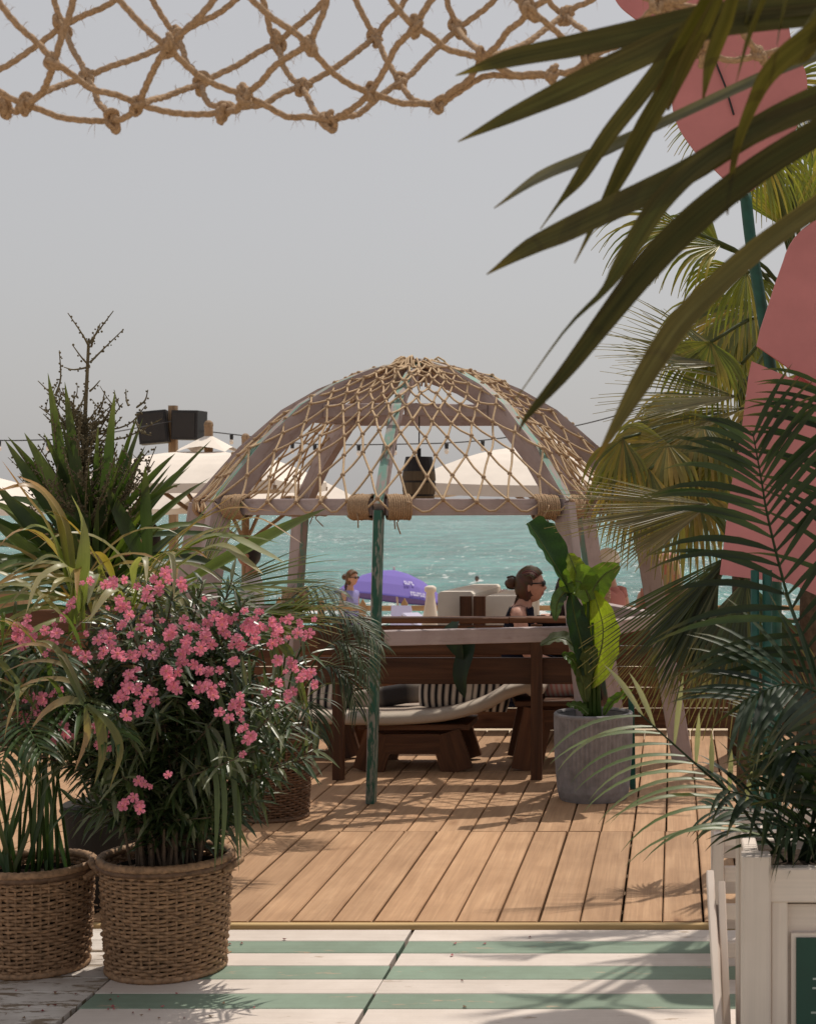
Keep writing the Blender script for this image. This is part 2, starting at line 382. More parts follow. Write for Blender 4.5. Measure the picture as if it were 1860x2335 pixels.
# fallen petals and crumbs
pb = MB()
for k in range(46):
    if k < 34: x, yv = random.uniform(-2.3, -1.35), random.uniform(4.62, 4.92)
    else: x, yv = random.uniform(-1.7, -.3), random.uniform(4.7, 5.5)
    a = random.uniform(0, 6.3); s_ = random.uniform(.005, .011); cc = random.choice([(.25, .04, .05), (.16, .05, .04), (.38, .09, .10), (.18, .1, .05)])
    pb.c = cc; d_ = Vector((math.cos(a), math.sin(a), 0)); e_ = Vector((-d_.y, d_.x, 0)); c0 = Vector((x, yv, -.012))
    pts = [c0 + d_ * s_ + Vector((0, 0, .004)), c0 + e_ * s_ * .6, c0 - d_ * s_ + Vector((0, 0, .003)), c0 - e_ * s_ * .6]
    pb.face([pb.vert(p) for p in pts])
tag(pb.build('fallen_petals', M['col'], kind='stuff'), 'dried fallen petals scattered on the painted floor before the baskets', 'petals')

# low plank wall along the far edge of the deck
wall = empty('plank_wall', (-1.0, 10.52, 0), 'low brown plank wall along the seaward edge of the deck', 'wall')
for k in range(5):
    for (xa, xb) in ((-5.2, -3.02), (-3.015, -.63), (-.625, 1.4), (1.405, 3.4)):
        q = MB(); q.beam((xa, 10.5 + random.uniform(-.003, .003), .065 + .138 * k), (xb, 10.5 + random.uniform(-.003, .003), .065 + .138 * k), .03, .132, bev=.003, up=(0, 0, 1)); q.build('plank', M['wall'], wall, org=((xa + xb) / 2, 10.5, .065 + .138 * k))
for x in (-5.0, -3.0, -.6, 1.38, 3.3):
    q = MB(); q.box((x, 10.56, .2), (.08, .08, 1.0)); q.build('post', M['wall'], wall)
q = MB(); q.box((-.9, 10.52, .712), (8.6, .11, .024), bev=.003); q.build('cap', M['wall'], wall)
# taller boxed end of the wall at the left
bx = empty('plank_planter', (-3.9, 10.1, 0), 'tall brown plank planter box behind the leafy plants at the left', 'planter')
for k in range(6):
    q = MB(); q.beam((-4.9, 9.9, .07 + .138 * k), (-3.42, 9.9, .07 + .138 * k), .03, .132, bev=.003); q.build('plank', M['wall'], bx, org=(-4.1, 9.9, .07 + .138 * k))
q = MB(); q.box((-4.4, 9.96, .885), (.62, .16, .11), bev=.004); q.build('top_beam', M['fence'], bx)
for x in (-3.45, -4.85):
    q = MB(); q.box((x, 9.955, .4), (.07, .07, .8)); q.build('post', M['wall'], bx)

# ------------------------------------------------------------------ pergola: eight bent ribs, two rings, rope net
PC = Vector((-1.47, 9.17, 0)); NR = 8
def oct_(k, r, z, rot=-90): a = R(rot + 45 * k); return Vector((PC.x + math.cos(a) * r, PC.y + math.sin(a) * r, z))
perg = empty('pergola', (PC.x, PC.y, 0), 'round wooden dome pergola with flaking mint paint and rope net roof', 'pergola')
RING = [(1.27, 1.47), (1.0, 1.775), (.76, 1.985), (.56, 2.10), (.34, 2.19), (.05, 2.265)]
bases = {0: P(846, 1828, 7.90), 1: oct_(1, 1.52, 0), 2: oct_(2, 1.52, 0), 3: oct_(3, 1.56, 0), 4: oct_(4, 1.5, 0), 5: oct_(5, 1.45, 0), 6: oct_(6, 1.5, 0), 7: oct_(7, 1.5, 0)}
bases[0].z = 0
def rib_board(name, pts, w, h, k):
    """one bent rib: a deep board sawn to the curve; the outer narrow face keeps its mint paint, the rest has weathered grey"""
    a = R(-90 + 45 * k); out = Vector((math.cos(a), math.sin(a), 0)); side = Vector((-math.sin(a), math.cos(a), 0))
    q = MB(); rows = []; n = len(pts); dist = 0
    for i, p in enumerate(pts):
        t = (pts[min(i + 1, n - 1)] - pts[max(i - 1, 0)]).normalized(); nr = side.cross(t); 
        if nr.dot(out + Vector((0, 0, .6))) < 0: nr = -nr
        nr.normalize()
        if i: dist += (p - pts[i - 1]).length
        rows.append([q.vert(p + side * sx * w / 2 + nr * sy * h / 2) for sx, sy in ((-1, -1), (1, -1), (1, 1), (-1, 1))] + [dist])
    u = [0, w, w + h, 2 * w + h, 2 * w + 2 * h]; u0 = random.random() * 4
    for i in range(n - 1):
        A, B = rows[i], rows[i + 1]
        for e in range(4):
            f_ = (e + 1) % 4; q.m = 1 if e == 2 or (k == 0 and e == 3) else 0
            q.face((A[e], A[f_], B[f_], B[e]), [(u0 + u[e], A[4]), (u0 + u[e + 1], A[4]), (u0 + u[e + 1], B[4]), (u0 + u[e], B[4])])
    q.m = 0; q.face(rows[0][:4][::-1]); q.face(rows[-1][:4])
    return q.build(name, [M['grey'], M['teal']], perg)
for k in range(NR):
    if k == 4: continue                                   # the seaward side stands open
    up = [oct_(k, r, z) for r, z in RING]
    rib_board('rib', up, .05, .12 if k else .07, k)
    bq = MB()
    top = oct_(k, 1.27, 1.49)
    if k == 0:
        q = MB(); q.beam(bases[0], top + Vector((.0, 0, -.03)), .042, .085, up=(0, 1, 0), bev=.003)
        po = q.build('post', [M['dteal'], M['grey']], perg); po['label'] = 'front post painted dark green with flaking paint'
        for pl in po.data.polygons:
            if pl.normal.x > .6: pl.material_index = 1  # right face paler: the sunlight on it is put into its colour
    else:
        a = R(-90 + 45 * k); radial = Vector((math.cos(a), math.sin(a), 0))
        q = MB(); q.beam(bases[k], top, .055, .12, up=radial, bev=.003)
        po = q.build('post', [M['grey'], M['teal']], perg)
        for pl in po.data.polygons:
            if pl.normal.dot(radial) > .6: pl.material_index = 1
for k in range(NR):
    if k in (3, 4): continue
    a, c = oct_(k, 1.255, 1.475), oct_(k + 1, 1.255, 1.475); t = (c - a).normalized()
    q = MB(); q.beam(a + t * .03, c - t * .03, .05, .085, bev=.003); q.build('ring_beam', M['grey'], perg)
    a, c = oct_(k, .66, 2.0), oct_(k + 1, .66, 2.0); t = (c - a).normalized()
    q = MB(); q.beam(a + t * .028, c - t * .028, .04, .07, bev=.003); q.build('upper_beam', M['grey'], perg)
for k in (0, 1, 2, 5):                                  # low rails
    zz = .82; f_ = zz / 1.49
    a = bases[k].lerp(oct_(k, 1.27, 1.49), f_); c = bases[(k + 1) % 8].lerp(oct_(k + 1, 1.27, 1.49), f_); t = (c - a).normalized()
    q = MB(); q.beam(a + t * .04, c - t * .02, .07, .075, bev=.003); q.build('rail', M['grey'], perg)
q = MB(); q.lathe([(-.06, .05), (0, .075), (.05, .06), (.075, .03)], (PC.x, PC.y, 2.255), 10); q.build('hub', M['bench'], perg)
for nm, r_, z_, w_, h_ in (('ring_beam', 1.255, 1.475, .05, .085), ('upper_beam', .66, 2.0, .04, .07)):
    a, c = oct_(3, r_, z_), oct_(5, r_, z_); t = (c - a).normalized(); q = MB(); q.beam(a + t * .03, c - t * .03, w_, h_, bev=.003); q.build(nm, M['grey'], perg)
# rope lashings
def lashing(c, ax, r, n=6, thick=.011, ln=.11):
    q = MB(); ax = Vector(ax).normalized(); x = ax.orthogonal().normalized(); y_ = ax.cross(x); pts = []
    for i in range(n * 14 + 1):
        a = 2 * math.pi * i / 14; rr = r * random.uniform(.97, 1.05)
        pts.append(Vector(c) + ax * (ln * (i / (n * 14) - .5)) + (x * math.cos(a) + y_ * math.sin(a)) * rr)
    q.tube(pts, thick, 6)
    for s_ in range(3):
        a = random.uniform(0, 6.28); p0 = Vector(c) + (x * math.cos(a) + y_ * math.sin(a)) * r * 1.1
        q.tube(catmull([p0, p0 + Vector((random.uniform(-.02, .02), -.02, -.02)), p0 + Vector((random.uniform(-.04, .04), -.02, -.07))], 5), thick * .5, 5)
    q.build('lashing', M['rope'], perg, smooth=True)
for k in (0, 1, 2, 3, 5, 6, 7):
    c0 = oct_(k, 1.255, 1.475)
    for s_ in (1, -1):
        t = (oct_(k + s_, 1.255, 1.475) - c0).normalized(); lashing(c0 + t * .095, t, .060, 10, .0072, .12)
    if k in (3, 5): lashing(bases[k].lerp(oct_(k, 1.27, 1.49), .60), Vector((0, 0, 1)), .078, 9, .0085, .12)
# rope net of the roof
def dome_pt(u, row, nrow):
    """u in sides (0..8), row 0 = ring .. nrow = hub; panels sag a little between the ribs"""
    t = row / nrow; k = math.floor(u); fr = u - k
    x = t * (len(RING) - 1); i = min(int(x), len(RING) - 2); w = x - i
    r = RING[i][0] * (1 - w) + RING[i + 1][0] * w; zz = RING[i][1] * (1 - w) + RING[i + 1][1] * w
    a, c = oct_(k, r + .05, zz + .04), oct_(k + 1, r + .05, zz + .04); p = a.lerp(c, fr)
    sag = math.sin(math.pi * fr) * math.sin(math.pi * min(1, t * 1.15 + .05)) * .05
    return p - Vector((math.cos(R(-90 + 45 * u)), math.sin(R(-90 + 45 * u)), .7)) * sag
NROW = 13; PER = 6; q = MB(); kq = MB(); nodes = {}
lo, hi = 2 * -1 * PER - PER, 3 * PER
for r in range(NROW + 1):
    for c in range(lo, hi + 1):
        tt = (r / NROW) ** .93 * NROW
        p = dome_pt((c + .5 * (r % 2)) / PER, tt, NROW)
        j = .014 if r < NROW - 4 else .02
        nodes[r, c] = p + Vector((random.uniform(-j, j), random.uniform(-j, j), random.uniform(-j, j * .8)))
for r in range(NROW):
    for c in range(lo, hi + 1):
        for dc in ((0, -1) if r % 2 == 0 else (0, 1)):
            if (r + 1, c + dc) in nodes:
                a, e = nodes[r, c], nodes[r + 1, c + dc]; L = (e - a).length; mid = (a + e) / 2 + Vector((random.uniform(-.005, .005), random.uniform(-.005, .005), -.002 - .03 * L * random.random()))
                q.tube(catmull([a, mid, e], 4), .0062, 5, cap=False)
        if r < NROW - 1: kq.ball(nodes[r, c], (.0135, .0135, .012), 6, 4)
for c in range(lo, hi):                                # bottom selvedge tied round the ring
    a, e = nodes[0, c], nodes[0, c + 1]
    q.tube(catmull([a, (a + e) / 2 + Vector((0, 0, -.055)), e], 5), .006, 5, cap=False)
for s_ in range(46):                                   # gathered tails at the hub
    a = random.uniform(0, 6.28); p0 = Vector((PC.x, PC.y, 2.30)) + Vector((math.cos(a), math.sin(a), 0)) * .06
    q.tube(catmull([p0, p0 + Vector((math.cos(a) * .06, math.sin(a) * .06, random.uniform(-.02, .04))), p0 + Vector((math.cos(a + .3) * .17, math.sin(a + .3) * .17, random.uniform(-.12, -.03)))], 5), .006, 5)
q.build('roof_net', M['rope2'], perg, smooth=True, kind='stuff'); kq.build('net_knots', M['rope'], perg, smooth=True, kind='stuff')

# hanging barrel lantern
lan = empty('barrel_lantern', P(955, 1150, 9.3), 'dark barrel shaped lantern hanging on a cord inside the dome', 'lantern')
c0 = P(955, 1158, 9.3)
def barrel(z0, z1, mat, nm, f=1.0):
    q = MB(); pr = []
    for i in range(5):
        zz = z0 + (z1 - z0) * i / 4; t = zz / .30; pr.append((zz, f * (.078 + .021 * math.sin(math.pi * min(1, t)))))
    q.lathe(pr, c0, 20); q.build(nm, mat, lan, smooth=False)
M['lamp_wood'] = m_wood('lantern_wood', (.10, .075, .05), (.20, .155, .10))
for a_, e_ in ((0, .068), (.08, .148), (.16, .215)): barrel(a_, e_, M['lamp_wood'], 'stave_band')
for a_, e_ in ((.066, .082), (.146, .162)): barrel(a_, e_, M['black'], 'hoop', .96)
barrel(.213, .30, M['black'], 'cap', 1.0)
q = MB(); q.tube([c0 + Vector((0, 0, .29)), c0 + Vector((0, 0, .35))], .012, 8); q.tube([c0 + Vector((0, 0, .34)), Vector((PC.x, PC.y, 2.3))], .004, 6); q.build('cord', M['black'], lan)

# ------------------------------------------------------------------ bench with its back to us, low benches, mattress, pillows
def bench_back(x0, x1, y):
    e = empty('plank_screen', ((x0 + x1) / 2, y, 0), 'dark brown slatted plank screen on posts across the front of the dome seating', 'screen')
    for (z0, z1) in ((.512, .655), (.672, .80)):
        q = MB(); q.beam((x0, y, (z0 + z1) / 2), (x1, y, (z0 + z1) / 2), .035, z1 - z0, bev=.004); q.build('back_plank', M['bench'], e)
    q = MB(); q.beam((x0, y + .03, .858), ((x0 + x1) / 2 + .32, y + .03, .858), .13, .03, bev=.004); q.build('top_plank', M['wall'], e)
    q = MB(); q.beam(((x0 + x1) / 2 + .326, y + .03, .86), (x1, y + .03, .86), .13, .03, bev=.004); q.build('top_plank', M['wall'], e)
    for x in (x0 + .12, x1 - .24):
        q = MB(); q.beam((x, y - .045, 0), (x, y - .045, .84), .06, .05, up=(0, 1, 0), bev=.003); q.build('post', M['bench'], e)
    return e
bench_back(-1.93, -.50, 8.60)
def low_bench(x, y, w, d, h, label, rz=0):
    e = empty('low_bench', (x, y, 0), label, 'bench', 'low plank benches under the dome'); Mx = Matrix.Translation((x, y, 0)) @ Matrix.Rotation(rz, 4, 'Z')
    def W(p): return Mx @ Vector(p)
    for yy in (-d / 2, d / 2):
        for s_ in (-1, 1):
            q = MB(); q.beam(W((s_ * (w / 2 - .10), yy, 0)), W((s_ * (w / 2 - .17), yy, h - .03)), .17, .045, up=(Mx.to_3x3() @ Vector((0, 1, 0)))); q.build('leg', M['bench'], e)
        q = MB(); q.beam(W((-w / 2 + .2, yy + .001, h - .09)), W((w / 2 - .2, yy + .001, h - .09)), .05, .11); q.build('apron', M['bench'], e)
    for k in range(3):
        yy = -d / 2 + .02 + d * (k + .5) / 3 - .02; q = MB(); q.beam(W((-w / 2 + .04, yy, h)), W((w / 2 - .04, yy, h)), d / 3 + .005, .032, bev=.003); q.build('seat_plank', M['bench'], e)
low_bench(-1.45, 9.02, .70, .42, .245, 'low dark bench with splayed plank legs right under the striped mattress')
low_bench(-2.12, 9.45, .62, .36, .26, 'low dark bench at the left behind the palm basket')
low_bench(-.70, 9.10, .52, .45, .37, 'low dark bench at the right behind the grey pot', .15)
# mattress: lies on the bench, its right end curls up
STR = [(.50, .43, .36), (.36, .29, .24)]
mq = MB(); path = catmull([P(700, 1622, 9.0), P(800, 1627, 9.0), P(920, 1628, 9.0), P(1030, 1618, 9.0), P(1110, 1596, 9.0), P(1165, 1568, 9.0), P(1215, 1556, 9.0), P(1247, 1563, 9.0)], 40)
dpt = .5; th = .04; ringn = 20; rows = []
for i, p in enumerate(path):
    t = (path[min(i + 1, 40)] - path[max(i - 1, 0)]).normalized(); nn = Vector((-t.z, 0, t.x)); row = []
    pinch = min(1, (i + .6) / 3, (40.6 - i) / 3) ** .5
    thk = th * (1.5 if i > 33 else 1)
    for k in range(ringn):
        a = 2 * math.pi * k / ringn; ex = math.copysign(abs(math.cos(a)) ** .35, math.cos(a)); ey = math.copysign(abs(math.sin(a)) ** .7, math.sin(a))
        v = ex * dpt / 2; cc = STR[int((v + 1) / .075) % 2]
        row.append(mq.vert(p + Vector((0, v, 0)) + nn * ey * thk * pinch * random.uniform(.96, 1.04), cc))
    rows.append(row)
for i in range(40):
    for k in range(ringn): l_ = (k + 1) % ringn; mq.face((rows[i][k], rows[i][l_], rows[i + 1][l_], rows[i + 1][k]))
mq.face(rows[0][::-1]); mq.face(rows[-1])
tag(mq.build('mattress', M['fabric'], smooth=True), 'beige striped mattress with a curled right end on the low bench', 'mattress')
def pillow(label, c, w, h, th, tilt, n=13, rz=0, c1=(.66, .58, .50), c2=(.02, .02, .024), group=None):
    q = MB(); N = n * 4; Mh = 10; Rm = Matrix.Rotation(rz, 3, 'Z') @ Matrix.Rotation(tilt, 3, 'Y') @ Matrix.Rotation(R(-18), 3, 'X')
    for sd in (-1, 1):
        g = []
        for i in range(N + 1):
            row = []
            for k in range(Mh + 1):
                u, v = i / N * 2 - 1, k / Mh * 2 - 1
                t = th * ((1 - u ** 4) * (1 - v ** 4)) ** .6
                pin = 1 - .06 * (v * v) * 1; p = Rm @ Vector((u * w / 2 * pin, sd * t * .5, v * h / 2 * (1 - .06 * u * u)))
                row.append(q.vert(Vector(c) + p, c1 if int(i / N * n * 2) % 2 == 0 else c2))
            g.append(row)
        for i in range(N):
            q.m = 0
            for k in range(Mh):
                idx = (g[i][k], g[i + 1][k], g[i + 1][k + 1], g[i][k + 1]); q.face(idx if sd < 0 else idx[::-1])
    tag(q.build('pillow', M['fabric'], smooth=True), label, 'pillow', 'striped pillows under the dome')
pillow('black and white striped pillow at the middle of the mattress', P(1060, 1572, 8.93), .52, .24, .11, R(4), 13)
pillow('black and white striped pillow at the left end of the mattress', P(755, 1580, 8.95), .26, .2, .10, R(3), 6)
pillow('thin striped pillow lying flat on the mattress behind the green post', P(880, 1588, 9.05), .5, .12, .09, R(-9), 1, 0, (.52, .45, .38), (.05, .045, .045))
pillow('rose and white striped pillow on the right bench', P(1285, 1560, 9.1), .26, .14, .11, R(-10), 9, 0, (.5, .22, .2), (.5, .42, .36))
# ------------------------------------------------------------------ beach things: parasols, fence, speakers, lights, lounge
def market_parasol(label, apex, half, drop, rz, ground, val=.08):
    e = empty('market_parasol', (apex.x, apex.y, ground), label, 'parasol', 'white market parasols on the beach')
    q = MB(); n = 4; c = [apex + Vector((math.cos(rz + R(90) * k) * half, math.sin(rz + R(90) * k) * half, -drop)) for k in range(4)]
    G = 8
    for k in range(4):
        a, b_ = c[k], c[(k + 1) % 4]; g = []
        for i in range(G + 1):
            row = []
            for j in range(G + 1):
                t = .12 + .88 * i / G; p = apex.lerp(a.lerp(b_, j / G), t)
                p = p + Vector((0, 0, .10 * math.sin(math.pi * min(t, 1)) * half / 1.5 - .03 * math.sin(math.pi * j / G) * t)); row.append(q.vert(p))
            g.append(row)
        for i in range(G):
            for j in range(G): q.face((g[i][j], g[i][j + 1], g[i + 1][j + 1], g[i + 1][j]))
        lowr = [q.vert(Vector(q.v[v]) + Vector((0, 0, -val))) for v in g[G]]
        for j in range(G): q.face((g[G][j], g[G][j + 1], lowr[j + 1], lowr[j]))
    can = q.build('canopy', M['canvas'], e)
    q = MB()
    for k in range(4):
        a, b_ = c[k], c[(k + 1) % 4]; g = []
        for i in range(5):
            t = i / 4 * .26; g.append([q.vert(apex.lerp(a.lerp(b_, j / 4), t) + Vector((0, 0, .055 + .09 * (1 - i / 4) + .045 * math.sin(math.pi * j / 4) * i / 4 ))) for j in range(5)])
        for i in range(4):
            for j in range(4): q.face((g[i][j], g[i][j + 1], g[i + 1][j + 1], g[i + 1][j]))
    q.build('vent', M['canvas'], e, smooth=True)
    q = MB(); q.tube([(apex.x, apex.y, ground), (apex.x, apex.y, apex.z + .2)], .035, 10); q.build('pole', M['pole'], e)
    q = MB(); q.ball((apex.x, apex.y, apex.z + .22), .04, 8, 6); q.build('finial', M['pole'], e)
    for k in range(4):
        for f_ in (0, .5):
            p = c[k].lerp(c[(k + 1) % 4], f_); q = MB(); q.beam(apex + Vector((0, 0, -.08)), p + Vector((0, 0, -.06)), .025, .035); q.build('rib', M['pole'], e)
        q = MB(); q.beam((apex.x, apex.y, apex.z - drop - .35), apex.lerp(c[k], .55) + Vector((0, 0, -.06)), .022, .03); q.build('strut', M['pole'], e)
a1 = P(476, 1030, 13.0); market_parasol('white market parasol with a vented top just right of the flowering spike plant', a1, 1.10, .24, R(43), -.7, .075)
a4 = P(560, 1052, 14.6); market_parasol('white market parasol whose right corner hangs over the sea behind the left dome net', a4, 1.17, .41, R(-4), -.8, .05)
a2 = P(1285, 1020, 13.2); market_parasol('white market parasol seen through the right side of the dome net', a2, 1.52, .30, R(41), -.7, .09)
a3 = P(-130, 1075, 14.0); market_parasol('white market parasol cut by the left edge of the picture', a3, 1.05, .28, R(30), -.7)

# purple beach parasol with its white print
e = empty('beach_parasol', P(898, 1330, 27) - Vector((0, 0, 1.7)), 'domed lilac beach parasol with white print behind the picket fence', 'parasol')
ax = P(898, 1300, 27); Mt = Matrix.Rotation(R(6), 3, 'Y') @ Matrix.Rotation(R(-8), 3, 'X')
q = MB(); n = 8; prof = [(0.0, .02), (-.04, .25), (-.14, .52), (-.29, .76), (-.46, .93), (-.50, .97)]; g = []
for zz, r_ in prof:
    row = []
    for k in range(n * 4):
        a = 2 * math.pi * k / (n * 4); sc_ = 1 - .05 * (r_ > .3) * math.sin(math.pi * ((k % 4) / 4)) ; row.append(q.vert(ax + Mt @ Vector((math.cos(a) * r_ * sc_, math.sin(a) * r_ * sc_, zz)), (.20, .155, .45) if zz > -.47 else (.07, .06, .26)))
    g.append(row)
for i in range(len(g) - 1):
    for k in range(n * 4): l_ = (k + 1) % (n * 4); q.face((g[i][k], g[i + 1][k], g[i + 1][l_], g[i][l_]))
q.face(g[0]); q.build('canopy', M['fabric'], e, smooth=False)
q = MB(); q.tube([ax + Vector((.17, .05, -1.75)), ax + Vector((0, 0, .06))], .018, 8); q.build('pole', M['white'], e)
def canopy_pt(a, t):
    x = t * (len(prof) - 1); i = min(int(x), len(prof) - 2); w = x - i
    zz = prof[i][0] * (1 - w) + prof[i + 1][0] * w; r_ = prof[i][1] * (1 - w) + prof[i + 1][1] * w
    return ax + Mt @ Vector((math.cos(a) * (r_ + .012), math.sin(a) * (r_ + .012), zz + .012))
q = MB(); q.c = (.52, .49, .62)
for t0, a0, a1_, cnt in ((.50, -1.12, -.88, 4), (.72, -1.04, -.72, 7)):          # two short lines of print, too small to read
    for i in range(cnt):
        u0 = a0 + (a1_ - a0) * i / cnt; u1 = u0 + (a1_ - a0) / cnt * .72
        for ta, tb in ((t0, t0 + .03), (t0 + .055, t0 + .085)):
            if (i + int(ta * 50)) % 3 == 2: continue
            q.face([q.vert(canopy_pt(u0, tb)), q.vert(canopy_pt(u1, tb)), q.vert(canopy_pt(u1, ta)), q.vert(canopy_pt(u0, ta))])
        q.face([q.vert(canopy_pt(u0, t0 + .085)), q.vert(canopy_pt(u0 + .015, t0 + .085)), q.vert(canopy_pt(u0 + .015, t0)), q.vert(canopy_pt(u0, t0))])
q.build('print', M['col'], e)

# picket fence on the beach
fe = empty('picket_fence', (-3, 20, -.95), 'tan wooden picket fence with pointed tops before the sea', 'fence')
for k in range(-13, 9):
    px = 922 + k * 95; x = (px - CX) / F * 20; zt = H - (1363 + random.uniform(-4, 4) - CY) / F * 20
    q = MB(); w = .042; o_ = [(-w, -.95), (w, -.95), (w, zt - .07), (0, zt), (-w, zt - .07)]
    q.plate([(x + a, 20, z_) for a, z_ in o_], .025); q.build('picket', M['fence'], fe)
for y_ in (1388, 1470):
    a, c = P(-400, y_, 20.03), P(1900, y_ - 2, 20.03); q = MB(); q.beam(a, c, .035, .065); q.build('rail', M['fence'], fe)

# loudspeakers on a post
sp = empty('speaker_post', P(398, 1145, 17) - Vector((0, 0, 2.2)), 'tall brown post rising above the left parasol carrying two speakers', 'post')
q = MB(); q.beam(P(398, 1145, 17) - Vector((0, 0, 2.3)), P(395, 925, 17), .08, .08, up=(0, 1, 0)); q.build('shaft', M['pole'], sp)
q = MB(); q.beam(P(350, 970, 17.02), P(440, 965, 17.02), .03, .04); q.build('bracket', M['black'], sp)
for lab, cx_, cy_, w, h_, ry in (('black loudspeaker on the left of the post, tilted', 352, 975, .30, .345, R(-6)), ('black loudspeaker on the right of the post, level', 432, 970, .295, .31, R(1))):
    s_ = empty('loudspeaker', P(cx_, cy_, 16.9), lab, 'loudspeaker', 'loudspeakers on the post'); Rm = Matrix.Rotation(ry, 3, 'Y') @ Matrix.Rotation(R(10 if cx_ < 400 else -8), 3, 'Z')
    q = MB(); q.box(P(cx_, cy_, 16.9), (w, .26, h_), bev=.012, rot=Rm); q.build('cabinet', M['black'], s_)
    q = MB(); q.box(P(cx_, cy_, 16.9) + Rm @ Vector((0, -.135, 0)), (w - .05, .012, h_ - .05), rot=Rm); q.build('grille', m_plain('grille', (.03, .026, .026), .7, .3, 200, .4), s_)

# string lights
def festoon(label, pts, bulbs, d):
    w = empty('string_lights', pts[0], label, 'string lights', 'festoon lights over the beach'); q = MB(); cp = catmull(pts, 60); q.tube(cp, .006, 5); q.build('cable', M['black'], w)
    for f_ in bulbs:
        p = cp[int(f_ * 60)]; q = MB(); q.lathe([(-.055, .017), (-.01, .020), (.0, .012)], p, 8); s_ = q.build('socket', M['black'], w)
        q = MB(); q.lathe([(-.105, .005), (-.095, .018), (-.075, .022), (-.055, .014)], p, 8); q.build('bulb', M['canvas'], s_)
festoon('string of festoon lights at the far left behind the spike plant', [P(-60, 1003, 15), P(60, 1004, 15), P(200, 995, 15), P(395, 960, 16.9)], (.17, .47), 15)
festoon('string of festoon lights running right through the dome to the palms', [P(465, 983, 16.9), P(560, 994, 16), P(700, 1012, 15), P(900, 1013, 15), P(1100, 1004, 15), P(1330, 967, 15), P(1560, 900, 15)], (.12, .30, .36, .44, .50, .60, .67, .78), 15)

# white lounge, lilac sunbed, white cone
M['seatwhite'] = m_plain('cream_upholstery', (.66, .60, .52), .7, .06, 5, .1)
lo_ = empty('lounge_set', P(1080, 1420, 12.5), 'cream box sofa and wooden table beyond the dome, before the sea', 'sofa')
def blk(nm, a, bq_, w, h, mat, bev=.02): q = MB(); q.beam(a, bq_, w, h, bev=bev); return q.build(nm, mat, lo_)
blk('sofa_block', P(1038, 1402, 11.6), P(1108, 1375, 14.2), .26, .34, M['seatwhite'])
blk('sofa_block', P(1150, 1402, 11.7), P(1190, 1382, 13.8), .30, .28, M['seatwhite'])
blk('table_top', P(1092, 1378, 11.9), P(1150, 1358, 14.4), .22, .05, M['fence'], .004)
for x_ in (1062, 1093):
    q = MB(); q.box(P(x_, 1400, 11.55), (.085, .05, .26)); q.build('table_leg', M['bench'], lo_)
q = MB(); q.box(P(1120, 1353, 14.2), (.25, .4, .05)); q.build('table_top', M['bench'], lo_)
q = MB(); q.beam(P(1150, 1440, 13.5), P(1100, 1452, 11.7), .9, .12); q.build('plinth', M['wall'], lo_)
sb = empty('sunbed', P(920, 1425, 17), 'lilac padded sunbed with raised back beside the picket fence', 'sunbed')
q = MB(); q.c = (.46, .42, .58); q.plate([P(893, 1385, 17), P(938, 1385, 17.0), P(940, 1440, 16.8), P(890, 1440, 16.8)], .07); q.build('backrest', M['fabric'], sb)
q = MB(); q.c = (.50, .47, .60); q.beam(P(935, 1402, 16.7), P(985, 1440, 16.2), .2, .05, bev=.015); q.build('pad', M['fabric'], sb)
q = MB(); q.beam(P(925, 1440, 16.8), P(985, 1440, 16.2), .4, .04); q.build('frame', M['white'], sb)
co = empty('folded_parasol', P(980, 1470, 15), 'closed white parasol standing like a cone beside the lilac sunbed', 'parasol')
q = MB(); q.lathe([(-.12, .085), (0, .078), (.12, .06), (.25, .042), (.32, .036), (.335, .052), (.37, .05), (.385, .026)], P(981, 1428, 15), 14, rad=lambda a, z_: 1 + .10 * math.cos(6 * a)); q.build('canopy', M['canvas'], co, smooth=True)
q = MB(); q.tube([P(981, 1428, 15) + Vector((0, 0, -.35)), P(981, 1428, 15)], .02, 8); q.build('pole', M['pole'], co)

